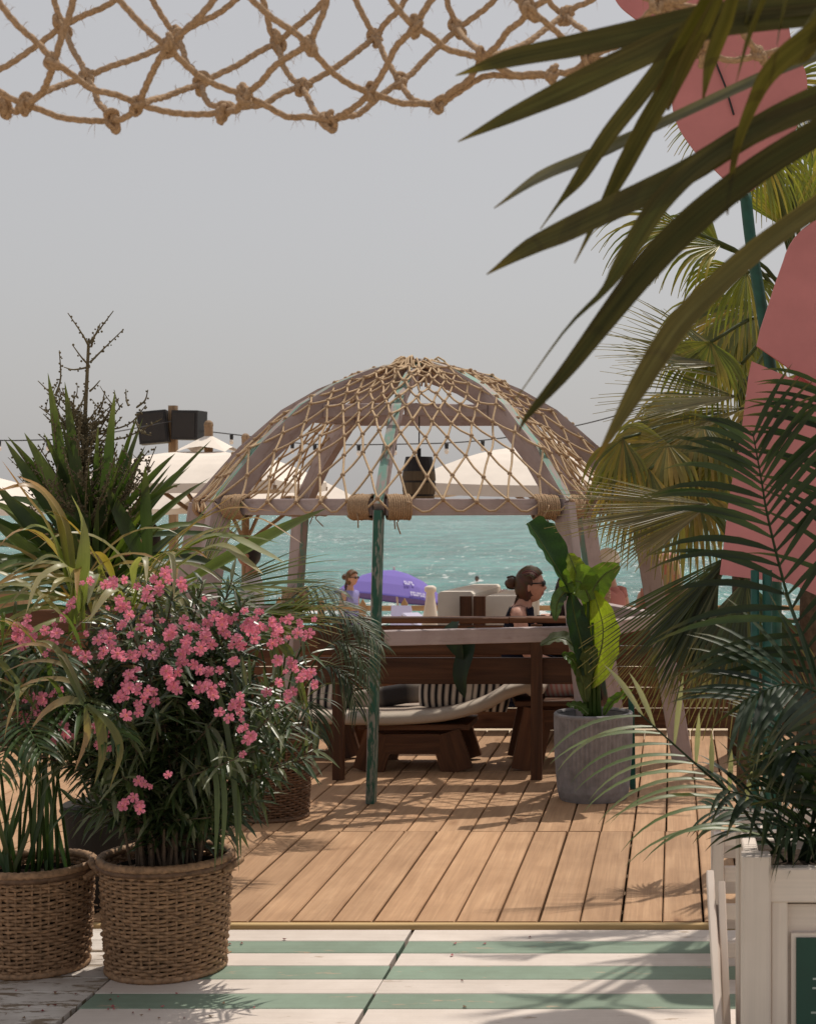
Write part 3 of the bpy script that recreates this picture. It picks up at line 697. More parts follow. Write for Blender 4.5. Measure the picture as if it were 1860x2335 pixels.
# ------------------------------------------------------------------ people
def head_mesh(q, c, Rm, s, skin, lips=(.42, .13, .11)):
    """head looking along local +X"""
    n, m = 24, 18; rows = []
    for i in range(m + 1):
        th = math.pi * i / m; th = min(max(th, .03), math.pi - .03); row = []
        for k in range(n):
            a = 2 * math.pi * k / n; z_ = math.cos(th); x, y_ = math.sin(th) * math.cos(a), math.sin(th) * math.sin(a)
            px, py, pz = x * .095, y_ * .074, z_ * .117
            f = max(0, x)
            if z_ < -.1: px *= 1 - .10 * (-z_ - .1) * (1.2 if x < 0 else .0); py *= 1 - .38 * (-z_ - .1)
            if x < -.2 and z_ < -.2: px *= .86
            px += .019 * math.exp(-((y_ / .16) ** 2) - ((z_ + .17) / .16) ** 2) * (f > .3) + .010 * math.exp(-((y_ / .3) ** 2) - ((z_ + .78) / .18) ** 2) * (f > .1)
            px += .007 * math.exp(-((y_ / .25) ** 2) - ((z_ + .50) / .07) ** 2) * (f > .3) - .008 * math.exp(-(((abs(y_) - .38) / .16) ** 2) - ((z_ - .06) / .12) ** 2) * (f > .3)
            cc = lips if (f > .6 and abs(y_) < .26 and abs(z_ + .50) < .09) else skin
            row.append(q.vert(Vector(c) + Rm @ (Vector((px, py, pz)) * s), cc))
        rows.append(row)
    for i in range(m):
        for k in range(n): l_ = (k + 1) % n; q.face((rows[i][k], rows[i + 1][k], rows[i + 1][l_], rows[i][l_]))
    for sd in (-1, 1):
        q.c = skin; q.ball(Vector(c) + Rm @ (Vector((-.005, sd * .073, -.012)) * s), tuple(v * s for v in (.018, .011, .030)), 8, 6, Rm)
        q.c = (.8, .78, .75); q.ball(Vector(c) + Rm @ (Vector((.078, sd * .028, .008)) * s), .011 * s, 6, 5); q.c = (.03, .02, .015); q.ball(Vector(c) + Rm @ (Vector((.086, sd * .028, .008)) * s), .0055 * s, 5, 4)
def skin_mesh(verts, edges, radii, root, sub=1):
    me = bpy.data.meshes.new('tmp'); me.from_pydata(verts, edges, []); o = bpy.data.objects.new('tmp', me); COL.objects.link(o)
    md = o.modifiers.new('s', 'SKIN'); md.use_smooth_shade = True
    for i, r_ in enumerate(radii):
        sv = me.skin_vertices[0].data[i]; sv.radius = (r_, r_) if not isinstance(r_, tuple) else r_; sv.use_root = (i == root)
    sb_ = o.modifiers.new('u', 'SUBSURF'); sb_.levels = sub; sb_.render_levels = sub
    dg = bpy.context.evaluated_depsgraph_get(); dg.update(); ev = o.evaluated_get(dg); m2 = ev.to_mesh()
    vs = [tuple(v.co) for v in m2.vertices]; fs = [tuple(p.vertices) for p in m2.polygons]; ev.to_mesh_clear()
    bpy.data.objects.remove(o); bpy.data.meshes.remove(me); return vs, fs
def person(label, base, face, pose='stand', skin=(.50, .28, .20), hair=(.05, .03, .02), top=(.03, .03, .05), bottom=(.1, .1, .15), style='short', glasses=False, hat=None, s=1.0, stripes=None, sleeves=False):
    e = empty('person', base, label, 'person'); Rz = Matrix.Rotation(face, 3, 'Z'); base = Vector(base)
    W = lambda p: base + Rz @ (Vector(p) * s)
    if pose == 'stand':
        J = dict(nb=(0, 0, 1.43), pel=(0, 0, .93), wst=(.01, 0, 1.08), che=(.0, 0, 1.27), neck=(0, 0, 1.45), hd=(.02, 0, 1.55))
        hc = Vector((.03, 0, 1.615))
        for sd, t in ((1, 'l'), (-1, 'r')):
            J.update({'sh' + t: (0, sd * .165, 1.40), 'el' + t: (-.02, sd * .235, 1.12), 'wr' + t: (.07, sd * .25, .89), 'pa' + t: (.10, sd * .25, .81), 'hip' + t: (0, sd * .095, .88), 'kn' + t: (.03, sd * .10, .49), 'an' + t: (-.02, sd * .10, .08), 'to' + t: (.15, sd * .11, .03)})
    else:
        J = dict(nb=(.045, 0, .605), pel=(0, 0, .10), wst=(.0, 0, .25), che=(.03, 0, .46), neck=(.055, 0, .63), hd=(.085, 0, .70))
        hc = Vector((.10, 0, .755))
        for sd, t in ((1, 'l'), (-1, 'r')):
            J.update({'sh' + t: (.035, sd * .165, .60), 'el' + t: (.10, sd * .21, .30), 'wr' + t: (.32, sd * .14, .24), 'pa' + t: (.39, sd * .12, .235), 'hip' + t: (.02, sd * .09, .09), 'kn' + t: (.43, sd * .10, .10), 'an' + t: (.42, sd * .10, -.24), 'to' + t: (.57, sd * .11, -.285)})
    Rd = dict(nb=.075, pel=.115, wst=.105, che=.125, neck=.052, hd=.05)
    for t in 'lr': Rd.update({'sh' + t: .058, 'el' + t: .042, 'wr' + t: .028, 'pa' + t: (.036, .016), 'hip' + t: .085, 'kn' + t: .056, 'an' + t: .038, 'to' + t: .032})
    E = [('pel', 'wst'), ('wst', 'che'), ('che', 'neck'), ('neck', 'hd')]
    for t in 'lr': E += [('che', 'sh' + t), ('sh' + t, 'el' + t), ('el' + t, 'wr' + t), ('wr' + t, 'pa' + t), ('pel', 'hip' + t), ('hip' + t, 'kn' + t), ('kn' + t, 'an' + t), ('an' + t, 'to' + t)]
    ks = [k for k in J if k != 'nb']; vs = [tuple(W(J[k])) for k in ks]; ra = [Rd[k] if isinstance(Rd[k], tuple) else Rd[k] * s for k in ks]
    v, f = skin_mesh(vs, [(ks.index(a), ks.index(c)) for a, c in E], ra, ks.index('pel'))
    q = MB(); q.c = skin
    for p in v: q.vert(p)
    for f_ in f: q.face(f_)
    for sd, t in ((1, 'l'), (-1, 'r')):                   # five fingers, rooted in the palm
        pa = Vector(J['pa' + t]); d_ = (pa - Vector(J['wr' + t])).normalized(); sid = Vector((1, 0, 0)) if pose == 'stand' else Vector((0, 1, 0))
        for i, (o_, ln) in enumerate(((-.026, .062), (-.009, .075), (.009, .07), (.025, .055))):
            p0 = pa + sid * o_; dn = Vector((0, -sd * .3, 0)) if pose == 'stand' else Vector((0, 0, -.5)); q.tube([W(p0 - d_ * .02), W(p0 + d_ * ln * .6), W(p0 + d_ * ln + dn * ln * .4)], [.009 * s, .008 * s, .006 * s], 6)
        p0 = pa - d_ * .045 + sid * (.03 if pose == 'stand' else -sd * .03); q.tube([W(p0), W(p0 + d_ * .03 + sid * (.022 if pose == 'stand' else -sd * .022)), W(p0 + d_ * .065 + sid * (.024 if pose == 'stand' else -sd * .024))], [.011 * s, .009 * s, .007 * s], 6)
    head_mesh(q, W(hc), Rz, s, skin); q.build('body', M['skin'], e, smooth=True)
    def cloth(nm, keys, edges, grow, col_, root=0):
        vs = [tuple(W(J[k] if isinstance(k, str) else k)) for k in keys]; ra = [((Rd[k] if not isinstance(Rd[k], tuple) else .03) * s + g * s) for k, g in zip(keys, grow)]
        v, f = skin_mesh(vs, edges, ra, root); q = MB(); q.c = col_
        for p in v:
            c_ = col_
            if stripes and nm == 'shirt': c_ = stripes if int(p[2] / .035) % 2 else col_
            q.vert(p, c_)
        for f_ in f: q.face(f_)
        q.build(nm, M['fabric'], e, smooth=True)
    inv = Rz.inverted(); lc = [inv @ ((Vector(p) - base) / s) for p in v]; vn = [Vector((0, 0, 0)) for _ in v]
    for f_ in f:
        n_ = (Vector(v[f_[1]]) - Vector(v[f_[0]])).cross(Vector(v[f_[2]]) - Vector(v[f_[0]]))
        for i in f_: vn[i] += n_
    def worn(p):                                          # the shirt is the body's own surface from waist to neckline, a little larger
        st_ = pose == 'stand'; lo_z, hi_z, el_z = (.86, 1.445, 1.14) if st_ else (.05, .625, .34)
        return lo_z < p.z < hi_z and (abs(p.y) < .185 or (sleeves and p.z > el_z)) and (st_ or p.z > .18 or p.x < .10)
    q = MB(); q.c = top; keep = [worn(p) for p in lc]
    used = sorted({i for f_ in f if all(keep[j] for j in f_) for i in f_}); ix = {}
    for i in used:
        p, n_ = v[i], vn[i]; c_ = stripes if (stripes and int(p[2] / .035) % 2) else top; ix[i] = q.vert(Vector(p) + (n_.normalized() * .011 * s if n_.length > 0 else n_), c_)
    for f_ in f:
        if all(keep[i] for i in f_): q.face([ix[i] for i in f_])
    q.build('shirt', M['fabric'], e, smooth=True)
    cloth('trousers', ['pel', 'hipl', 'hipr', 'knl', 'knr'], [(0, 1), (0, 2), (1, 3), (2, 4)], [.018, .016, .016, .014, .014], bottom)
    # hair
    q = MB(); q.c = hair; c = W(hc); n, m = 22, 12; rows = []
    for i in range(m + 1):
        th = math.pi * .80 * i / m; row = []
        for k in range(n):
            a = 2 * math.pi * k / n; x, y_, z_ = math.sin(th) * math.cos(a), math.sin(th) * math.sin(a), math.cos(th)
            g = 1.09 + .03 * math.sin(a * 9 + i * .5) + random.uniform(-.012, .012)
            lim = .42 if style != 'short' else .30
            if x > .35 and z_ < .62: g = .80                # leaves the face free
            elif x > -.05 and z_ < -.05: g = .86
            row.append(q.vert(c + Rz @ (Vector((x * .097 * g, y_ * .079 * g, z_ * .119 * g)) * s), tuple(h_ * random.uniform(.7, 1.4) for h_ in hair)))
        rows.append(row)
    for i in range(m):
        for k in range(n): l_ = (k + 1) % n; q.face((rows[i][k], rows[i + 1][k], rows[i + 1][l_], rows[i][l_]))
    q.face(rows[-1])
    if style != 'short':
        for k in range(90):                               # combed strands over the crown
            a = random.uniform(-1.5, 1.5); e1 = random.uniform(.25, .9); q.c = tuple(h_ * random.uniform(.55, 1.9) for h_ in hair); sp_ = []
            for j in range(7):
                f_ = j / 6; th = -.9 + 1.75 * f_ + random.uniform(-.03, .03); sp_.append(c + Rz @ (Vector((-math.sin(th) * .104 * math.cos(a * .8) , math.sin(a) * .088 * (1 - .25 * f_), max(-.06, math.cos(th) * .127 * math.cos(a * .75)))) * s))
            q.tube(sp_, [.0045 * s] * 6 + [.002 * s], 4)
        q.c = hair
    if style == 'bun':
        q.ball(c + Rz @ (Vector((-.125, 0, .015)) * s), tuple(v * s for v in (.038, .036, .036)), 10, 8)
        for k in range(16):
            a = random.uniform(0, 6.28); b0 = c + Rz @ (Vector((-.125, 0, .015)) * s); q.tube(catmull([b0 + Vector((math.cos(a), .3, math.sin(a))) * .03 * s, b0 + Vector((math.cos(a + 1), .5, math.sin(a + 1))) * .043 * s, b0 + Vector((math.cos(a + 2), .3, math.sin(a + 2))) * .045 * s], 5), .006 * s, 4)
        for k in range(8): q.tube(catmull([c + Rz @ (Vector((-.08, random.uniform(-.05, .05), -.06)) * s), c + Rz @ (Vector((-.10, random.uniform(-.05, .05), -.13)) * s), c + Rz @ (Vector((-.09, random.uniform(-.05, .05), -.2)) * s)], 5), .006 * s, 4)
    if style == 'long':
        for k in range(70):
            a = random.uniform(1.25, 5.03); y0 = math.sin(a) * .078; x0 = math.cos(a) * .095; ln = random.uniform(.26, .40)
            q.c = tuple(h_ * random.uniform(.6, 1.5) for h_ in hair)
            q.tube(catmull([c + Rz @ (Vector((x0 * .8, y0 * .8, .07)) * s), c + Rz @ (Vector((x0 * 1.12 - .01, y0 * 1.12, -.05)) * s), c + Rz @ (Vector((x0 * 1.1 - .04, y0 * 1.25, -ln * .6)) * s), c + Rz @ (Vector((x0 - .05, y0 * 1.3, -ln)) * s)], 8), [.014 * s, .014 * s, .014 * s, .014 * s, .013 * s, .012 * s, .010 * s, .008 * s, .003 * s], 5)
    q.build('hair', M['skin'], e, smooth=True)
    if glasses:
        q = MB(); q.c = (.012, .01, .012)
        for sd in (-1, 1):
            q.ball(c + Rz @ (Vector((.092, sd * .034, .010)) * s), tuple(v * s for v in (.010, .028, .021)), 10, 6, Rz)
            q.beam(c + Rz @ (Vector((.085, sd * .068, .016)) * s), c + Rz @ (Vector((-.01, sd * .083, .012)) * s), .005 * s, .009 * s)
        q.beam(c + Rz @ (Vector((.102, -.02, .014)) * s), c + Rz @ (Vector((.102, .02, .014)) * s), .006 * s, .006 * s); q.build('sunglasses', M['black'], e, smooth=True)
    if hat:
        q = MB(); q.c = hat; q.lathe([(.02, .105 * s), (.05, .108 * s), (.10, .09 * s), (.135, .05 * s), (.145, .01 * s)], c, 16); q.beam(c + Rz @ Vector((.06, 0, .045)) * s, c + Rz @ Vector((.19, 0, .03)) * s, .14 * s, .012 * s); q.build('hat', M['fabric'], e)
    return e
hd = P(1208, 1334, 9.85); person('seated person in navy sleeveless top with a hair bun and sunglasses', (hd.x - .093, hd.y, hd.z - .702), 0.0, 'sit', (.60, .33, .25), (.085, .042, .026), (.010, .012, .025), (.03, .035, .06), 'bun', True, s=.93)
hd = P(1280, 1352, 10.12); person('seated person in black with long dark hair beside the banana leaves', (hd.x + .02, hd.y - .1, hd.z - .755), R(75), 'sit', (.50, .27, .20), (.028, .014, .010), (.008, .008, .010), (.02, .02, .03), 'long')
hd = P(798, 1318, 24); person('person with auburn hair and sunglasses in pale blue and purple by the lilac parasol', (hd.x, hd.y, hd.z - 1.615), R(-20), 'stand', (.50, .27, .18), (.11, .05, .022), (.27, .25, .50), (.16, .06, .26), 'bun', True)
hd = P(575, 1262, 14); person('dark haired person in a pale grey shirt behind the drooping leaves', (hd.x, hd.y, hd.z - 1.615), R(190), 'stand', (.44, .22, .15), (.018, .012, .010), (.55, .55, .60), (.2, .2, .25), 'short', sleeves=True)
hd = P(346, 1226, 13); person('dark haired person in a black and white striped shirt behind the spike plant', (hd.x, hd.y, hd.z - 1.615), R(160), 'stand', (.40, .20, .14), (.015, .010, .010), (.02, .02, .025), (.1, .1, .12), 'short', stripes=(.6, .58, .55), sleeves=True)
hd = P(300, 1175, 16.5); person('person with a yellow cap and maroon shirt far behind the spike plant', (hd.x, hd.y, hd.z - 1.615), R(120), 'stand', (.42, .22, .15), (.03, .02, .01), (.12, .03, .035), (.1, .1, .12), 'short', hat=(.65, .38, .05), sleeves=True)
hd = P(1516, 1298, 11.3); person('person with long blond hair sitting on the wall seen from behind', (hd.x, hd.y, hd.z - .755), R(80), 'sit', (.52, .29, .2), (.40, .24, .12), (.45, .2, .14), (.4, .35, .3), 'long')
hd = P(1392, 1288, 13.5); person('person with a white hat and coral top between the right dome legs', (hd.x, hd.y, hd.z - 1.615), R(150), 'stand', (.52, .28, .2), (.1, .06, .03), (.46, .20, .18), (.5, .5, .5), 'short', hat=(.75, .7, .65))
sw = empty('person', P(1087, 1321, 74), 'dark head of a person swimming alone in the sea', 'person')
q = MB(); head_mesh(q, P(1087, 1321, 74), Matrix.Rotation(R(90), 3, 'Z'), 1.1, (.2, .1, .07)); q.c = (.2, .1, .07); q.lathe([(-.5, .2), (-.25, .19), (-.16, .06), (-.08, .05)], P(1087, 1321, 74), 10); q.build('body', M['skin'], sw, smooth=True)
q = MB(); q.c = (.02, .012, .01); q.ball(P(1087, 1320, 74.03) + Vector((0, -.0, .025)), (.10, .12, .125), 10, 8); q.build('hair', M['skin'], sw, smooth=True)
# ------------------------------------------------------------------ baskets and pots
def basket(label, c, r, h, group='wicker basket planters', dark=False):
    e = empty('wicker_basket', c, label, 'basket', group); c = Vector(c); NS = 44; mat = M['wickerd'] if dark else M['wicker']
    rad = lambda t: r * (.90 + .10 * t + .02 * math.sin(math.pi * t))
    q = MB(); rowsn = int(h / .0118)
    for i in range(rowsn):
        t = (i + .5) / rowsn; pts = []; n = NS * 3; rr = rad(t); wob = random.uniform(-.003, .003); th0 = random.random()
        if t < .045 or t > .955 or abs(t - .5) < .012: amp, per = .004, NS // 2
        else: amp, per = .0052, NS // 2
        for k in range(n):
            a = 2 * math.pi * k / n
            g = amp * math.sin(per * a + math.pi * i)
            pts.append(c + Vector((math.cos(a) * (rr + g + wob), math.sin(a) * (rr + g + wob), h * t + .0018 * math.sin(7 * a + i) + random.uniform(-.0007, .0007))))
        q.tube(pts, .0058, 5, closed=True)
    for k in range(16):                                   # loose ends that stick out of the weave
        a = random.uniform(0, 6.28); t = random.uniform(.1, .9); rr = rad(t); p0 = c + Vector((math.cos(a) * rr, math.sin(a) * rr, h * t)); tn = Vector((-math.sin(a), math.cos(a), random.uniform(-.4, .4))); o_ = Vector((math.cos(a), math.sin(a), 0))
        q.tube([p0, p0 + tn * .02 + o_ * .008, p0 + tn * .045 + o_ * random.uniform(.012, .022)], [.004, .0035, .002], 5)
    q.build('weave', mat, e, smooth=True, kind='stuff')
    q = MB()
    for k in range(NS):
        a = 2 * math.pi * (k + .25) / NS; q.tube([c + Vector((math.cos(a) * rad(t), math.sin(a) * rad(t), h * t)) for t in (0, .25, .5, .75, 1)], .004, 5)
    q.build('stakes', mat, e, kind='stuff')
    q = MB(); q.lathe([(.0, rad(0) - .013), (h * .5, rad(.5) - .013), (h * .9, rad(.9) - .013)], c, 32, capt=False); q.build('lining', M['dark'], e)
    for nm, zz, rr, tk, lob, mt in (('rim', h, rad(1) + .003, .013, 3, mat), ('rope_band', h * .955, rad(.955) + .008, .009, 3, M['wickerd']), ('foot', .008, rad(0) + .003, .010, 3, mat)):
        q = MB(); n = 120; q.tube([c + Vector((math.cos(2 * math.pi * k / n) * rr, math.sin(2 * math.pi * k / n) * rr, zz + random.uniform(-.001, .001))) for k in range(n)], tk, 9, closed=True, lobes=lob, pitch=.06, amp=.16); q.build(nm, mt, e, smooth=True)
    for sd in (1, -1):
        q = MB(); x = rad(.9) * sd
        q.tube(catmull([c + Vector((x, -.055, h * .90)), c + Vector((x + sd * .032, -.03, h * .95)), c + Vector((x + sd * .04, 0, h * .965)), c + Vector((x + sd * .032, .03, h * .95)), c + Vector((x, .055, h * .90))], 22), .011, 8, lobes=3, pitch=.05, amp=.15); q.build('handle', mat, e, smooth=True)
    q = MB(); g = []
    for i in range(8):
        g.append([q.vert(c + Vector((math.cos(2 * math.pi * k / 24) * (rad(.9) - .012) * i / 7, math.sin(2 * math.pi * k / 24) * (rad(.9) - .012) * i / 7, h * .86 + random.uniform(-.006, .008)))) for k in range(24)])
    for i in range(7):
        for k in range(24): l_ = (k + 1) % 24; q.face((g[i][k], g[i + 1][k], g[i + 1][l_], g[i][l_]))
    q.build('soil', M['soil'], e); return e
ZF = -.013
BC = Vector(((380 - CX) / F * 5.15, 5.15, ZF)); basket('brown wicker basket in front holding the pink oleander', BC, .2, .36)
BL = Vector(((82 - CX) / F * 5.17, 5.17, ZF)); basket('brown wicker basket at the left edge holding the slender palm', BL, .176, .33)
BB = Vector(((622 - CX) / F * 7.55, 7.55, 0.0)); basket('dark wicker basket further back on the deck beside the green post', BB, .178, .40, dark=True)
# grey ribbed pot
PB = Vector(((1352 - CX) / F * 8.02, 8.02, 0)); pe = empty('ribbed_pot', PB, 'grey ribbed concrete pot with the banana plant on the deck', 'pot')
rib = lambda a, z: 1 + .02 * math.cos(a * 52)
q = MB(); q.lathe([(0, .168), (.02, .176), (.05, .183), (.22, .193), (.42, .197)], PB, 208, rad=lambda a, z: rib(a, z) if z > .06 else 1, capt=False); q.lathe([(.36, .17), (.42, .18), (.425, .188)], PB, 40, capb=False, capt=False); q.build('shell', M['concrete'], pe, smooth=False)
q = MB(); q.lathe([(.415, .196), (.43, .201), (.438, .195), (.438, .185), (.425, .18)], PB, 48, capb=False, capt=False); q.build('rim', M['concrete'], pe, smooth=True)
q = MB(); q.lathe([(.37, .176), (.385, .05), (.386, .01)], PB, 24, capb=False); q.build('soil', M['soil'], pe)
q = MB(); q.beam(P(1442, 1800, 8.1), P(1438, 1585, 8.25), .03, .03, up=(0, 1, 0)); tag(q.build('plant_stake', M['stalk']), 'thin dark green stake standing right behind the grey pot', 'stake')

# ------------------------------------------------------------------ leaf makers
def wprof(n, base=.25, peak=.35, tip=1.0):
    r = []
    for i in range(n + 1):
        t = i / n
        r.append((base + (1 - base) * math.sin(math.pi / 2 * t / peak)) if t < peak else max(0.015, math.cos(math.pi / 2 * (t - peak) / (1 - peak)) ** tip))
    return r
def leafpath(p0, d, L, droop, n=7, curl=0):
    d = Vector(d).normalized(); pts = []; g = Vector((0, 0, -1)); p = Vector(p0); v = d.copy()
    for i in range(n + 1):
        pts.append(p.copy()); t = (i + 1) / n; v = (v + g * droop * (.35 + 1.3 * t) / n).normalized(); p = p + v * L / n
    return pts
def frond(parent, rach, nl, Lf, wid, droop, cols, nrm, ang=(55, 35), name='frond', mat='leafd', rr=.006, start=.12, skip=None, vee=.25, rcol=(.05, .075, .03), cupdir=None, jit=.12, mat_r='leaft'):
    """a feather leaf: rachis mesh with its leaflets as children"""
    N = 24; rp = catmull(rach, N); q = MB(); q.c = rcol; q.tube(rp, [rr * (1 - .75 * i / N) for i in range(N + 1)], 6); fo = q.build(name, M[mat_r], parent, smooth=True)
    for i in range(nl):
        t = start + (1 - start) * (i + .5) / nl; x = t * N; k = min(int(x), N - 1); p = rp[k].lerp(rp[k + 1], x - k); tg = (rp[k + 1] - rp[k]).normalized()
        sdv = tg.cross(Vector(nrm)).normalized(); up = sdv.cross(tg).normalized()
        for sd in (-1, 1):
            if skip and skip(t, sd): continue
            an = R(ang[0] * (1 - t) + ang[1] * t + random.uniform(-6, 6))
            d = tg * math.cos(an) + sdv * sd * math.sin(an) + up * vee + Vector((random.uniform(-jit, jit),) * 3) * .5
            L = Lf(t) * random.uniform(.9, 1.08); pts = leafpath(p, d, L, droop * random.uniform(.7, 1.3), 7); pr = wprof(7, .3, .3)
            c0 = random.choice(cols); f = random.uniform(.85, 1.15); c0 = tuple(v * f for v in c0)
            cl = [c0] * 6 + [tuple(a * .6 + b_ * .4 for a, b_ in zip(c0, (.16, .13, .05)))] * 2
            b = MB(); b.blade(pts, [wid * w * (.8 + .4 * (L / .4)) for w in pr], up, .28, cl); b.build('leaflet', M[mat], fo, smooth=True, org=p)
    return fo
def fan(parent, hub, d, nrm, L, spread, nb, cols, droop=.5, wid=.014, join=.3, stalk=None, mat='leaf', name='fan_leaf', tipc=(.25, .2, .08), sagtip=0.0, scol=(.09, .12, .04)):
    """a fan leaf: blades radiate from the hub, joined near it, free and drooping towards the tips"""
    q = MB(); hub = Vector(hub); d = Vector(d).normalized(); n_ = Vector(nrm); n_ = (n_ - d * n_.dot(d)).normalized(); sdv = d.cross(n_)
    for i in range(nb):
        u = (i / (nb - 1) * 2 - 1); a = R(spread) * u; dd = d * math.cos(a) + sdv * math.sin(a) + n_ * (.18 * abs(u) + random.uniform(-.03, .03))
        l_ = L * (1 - .22 * abs(u) ** 2) * random.uniform(.9, 1.06); m = 9; pts = leafpath(hub, dd, l_, 0, m)
        g = Vector((0, 0, -1)); p2 = []; acc = Vector((0, 0, 0)); v = dd.normalized(); p = hub.copy(); dr = droop * random.uniform(.6, 1.4)
        for k in range(m + 1):
            p2.append(p.copy()); t = (k + 1) / m; w_ = max(0, t - join) / (1 - join)
            v = (v + g * dr * w_ * 1.5 / m + g * sagtip * (w_ > .45) * 2.6 / m).normalized(); p = p + v * l_ / m
        c0 = random.choice(cols); f = random.uniform(.8, 1.2); c0 = tuple(x * f for x in c0)
        sp = 2 * L * R(spread) / nb
        ws = [max(.0012, min(sp * .54 * (k / m), max(sp * .6 * join, sp * .20), wid) * (1 if k / m < .5 else max(.04, (1 - (k / m - .5) / .5) ** .8))) if k else .002 for k in range(m + 1)]
        q.blade(p2, ws, n_, .45, [c0] * (m - 1) + [tuple(a_ * .5 + b_ * .5 for a_, b_ in zip(c0, tipc)), tipc])
    if stalk:
        q.c = scol; q.tube(catmull(stalk + [hub], 8), [.011 - .0004 * k for k in range(9)], 6)
    return q.build(name, M[mat], parent, smooth=True, org=hub)

# ------------------------------------------------------------------ oleander in the front basket
ol = empty('oleander_bush', BC + Vector((0, 0, .31)), 'bushy oleander with pink flower clusters in the front wicker basket', 'shrub')
rnd = random.Random(3)
stq = MB(); stq.c = (.075, .062, .04); lfq = MB(); soilz = BC.z + .31
OC = P(385, 1590, 5.0); tips = []
def ole_leaf(p, d, L, w, col_):
    pts = leafpath(p, d, L, rnd.uniform(.1, .55), 3); up = Vector((rnd.uniform(-.4, .4), rnd.uniform(-.8, .2), 1)).normalized()
    lfq.blade(pts, [w * .35, w, w * .72, w * .05], up, .35, [col_] * 4)
LC = [(.045, .075, .03), (.062, .098, .036), (.036, .060, .028), (.085, .12, .05), (.13, .15, .08)]
ellx, elly, ellz = .54, .38, .41
for s_ in range(150):
    # stem from the soil to a point inside the crown; fuller towards the upper right, thin and low at the sides
    while True:
        u = Vector((rnd.uniform(-1, 1), rnd.uniform(-1, 1), rnd.uniform(-1, 1)))
        if u.length < 1: break
    tip = OC + Vector((u.x * ellx, u.y * elly, u.z * ellz * (.72 if u.x < -.5 else 1)))
    if s_ % 5 == 0: tip = BC + Vector((rnd.uniform(-.26, .26), rnd.uniform(-.22, .2), rnd.uniform(.42, .75)))
    a = rnd.uniform(0, 6.28); rb = rnd.uniform(0, .12); b0 = Vector((BC.x + math.cos(a) * rb, BC.y + math.sin(a) * rb, soilz))
    mid = b0.lerp(tip, .5) + Vector(((b0.x - tip.x) * .25, (b0.y - tip.y) * .25, .05)); sp = catmull([b0, mid, tip], 12)
    stq.tube(sp, [.0055 - .0003 * k for k in range(13)], 5)
    L = sum((sp[k + 1] - sp[k]).length for k in range(12)); nw = int(L / .030)
    for k in range(nw):
        t = .22 + .78 * (k + .5) / nw; x = t * 12; i = min(int(x), 11); p = sp[i].lerp(sp[i + 1], x - i); tg = (sp[i + 1] - sp[i]).normalized()
        o1 = tg.orthogonal().normalized(); o2 = tg.cross(o1); a0 = rnd.uniform(0, 6.28); lc = rnd.choice(LC) if rnd.random() > .16 else (.20, .22, .15); f = rnd.uniform(.75, 1.3); lc = tuple(v * f for v in lc)  # some leaves paler: pale undersides, and leaf sheen painted as colour
        for w_ in range(3):
            aa = a0 + w_ * 2.094; d = tg * rnd.uniform(.35, .9) + (o1 * math.cos(aa) + o2 * math.sin(aa)); ole_leaf(p, d, rnd.uniform(.065, .125), rnd.uniform(.0055, .0085), lc)
    tips.append(tip)
stq.build('stems', M['bark'], ol, kind='stuff'); lfq.build('foliage', M['leafo'], ol, smooth=False, kind='stuff')
# blossoms: five notched petals round a paler throat, three shapes shared by all
def blossom(seed):
    r_ = random.Random(seed); q = MB()
    for k in range(5):
        a = 2 * math.pi * k / 5 + r_.uniform(-.1, .1); ca, sa = math.cos(a), math.sin(a); d = Vector((ca, sa, 0)); s_ = Vector((-sa, ca, 0)); up = Vector((0, 0, 1)); L = r_.uniform(.017, .021); cp = r_.uniform(.15, .6)
        c1, c2, c3 = (.90, .50, .38), (.78, .25, .37), (.80, .34, .48); pts = [(0.0, .0015, 0), (.3, .0036, .12), (.72, .0070, .2 * cp), (1, .0035, -.1 * cp)]
        rows = []
        for t, w, z_ in pts:
            c = c1 if t < .2 else (c2 if t < .9 else c3); rows.append([q.vert(d * L * t + s_ * w * e_ + up * (z_ * L + .002 * abs(e_)) + d * (.002 if (t == 1 and e_ == 0) else 0) * -1, c) for e_ in (-1, 0, 1.12)])
        for i in range(3):
            for j in range(2): q.face((rows[i][j], rows[i][j + 1], rows[i + 1][j + 1], rows[i + 1][j]))
    q.c = (.45, .08, .12); q.tube([Vector((0, 0, -.02)), Vector((0, 0, .001))], [.0015, .0035], 5)
    o = q.build('flower', M['petal'], smooth=False); me = o.data; bpy.data.objects.remove(o); return me
BM = [blossom(k) for k in range(4)]
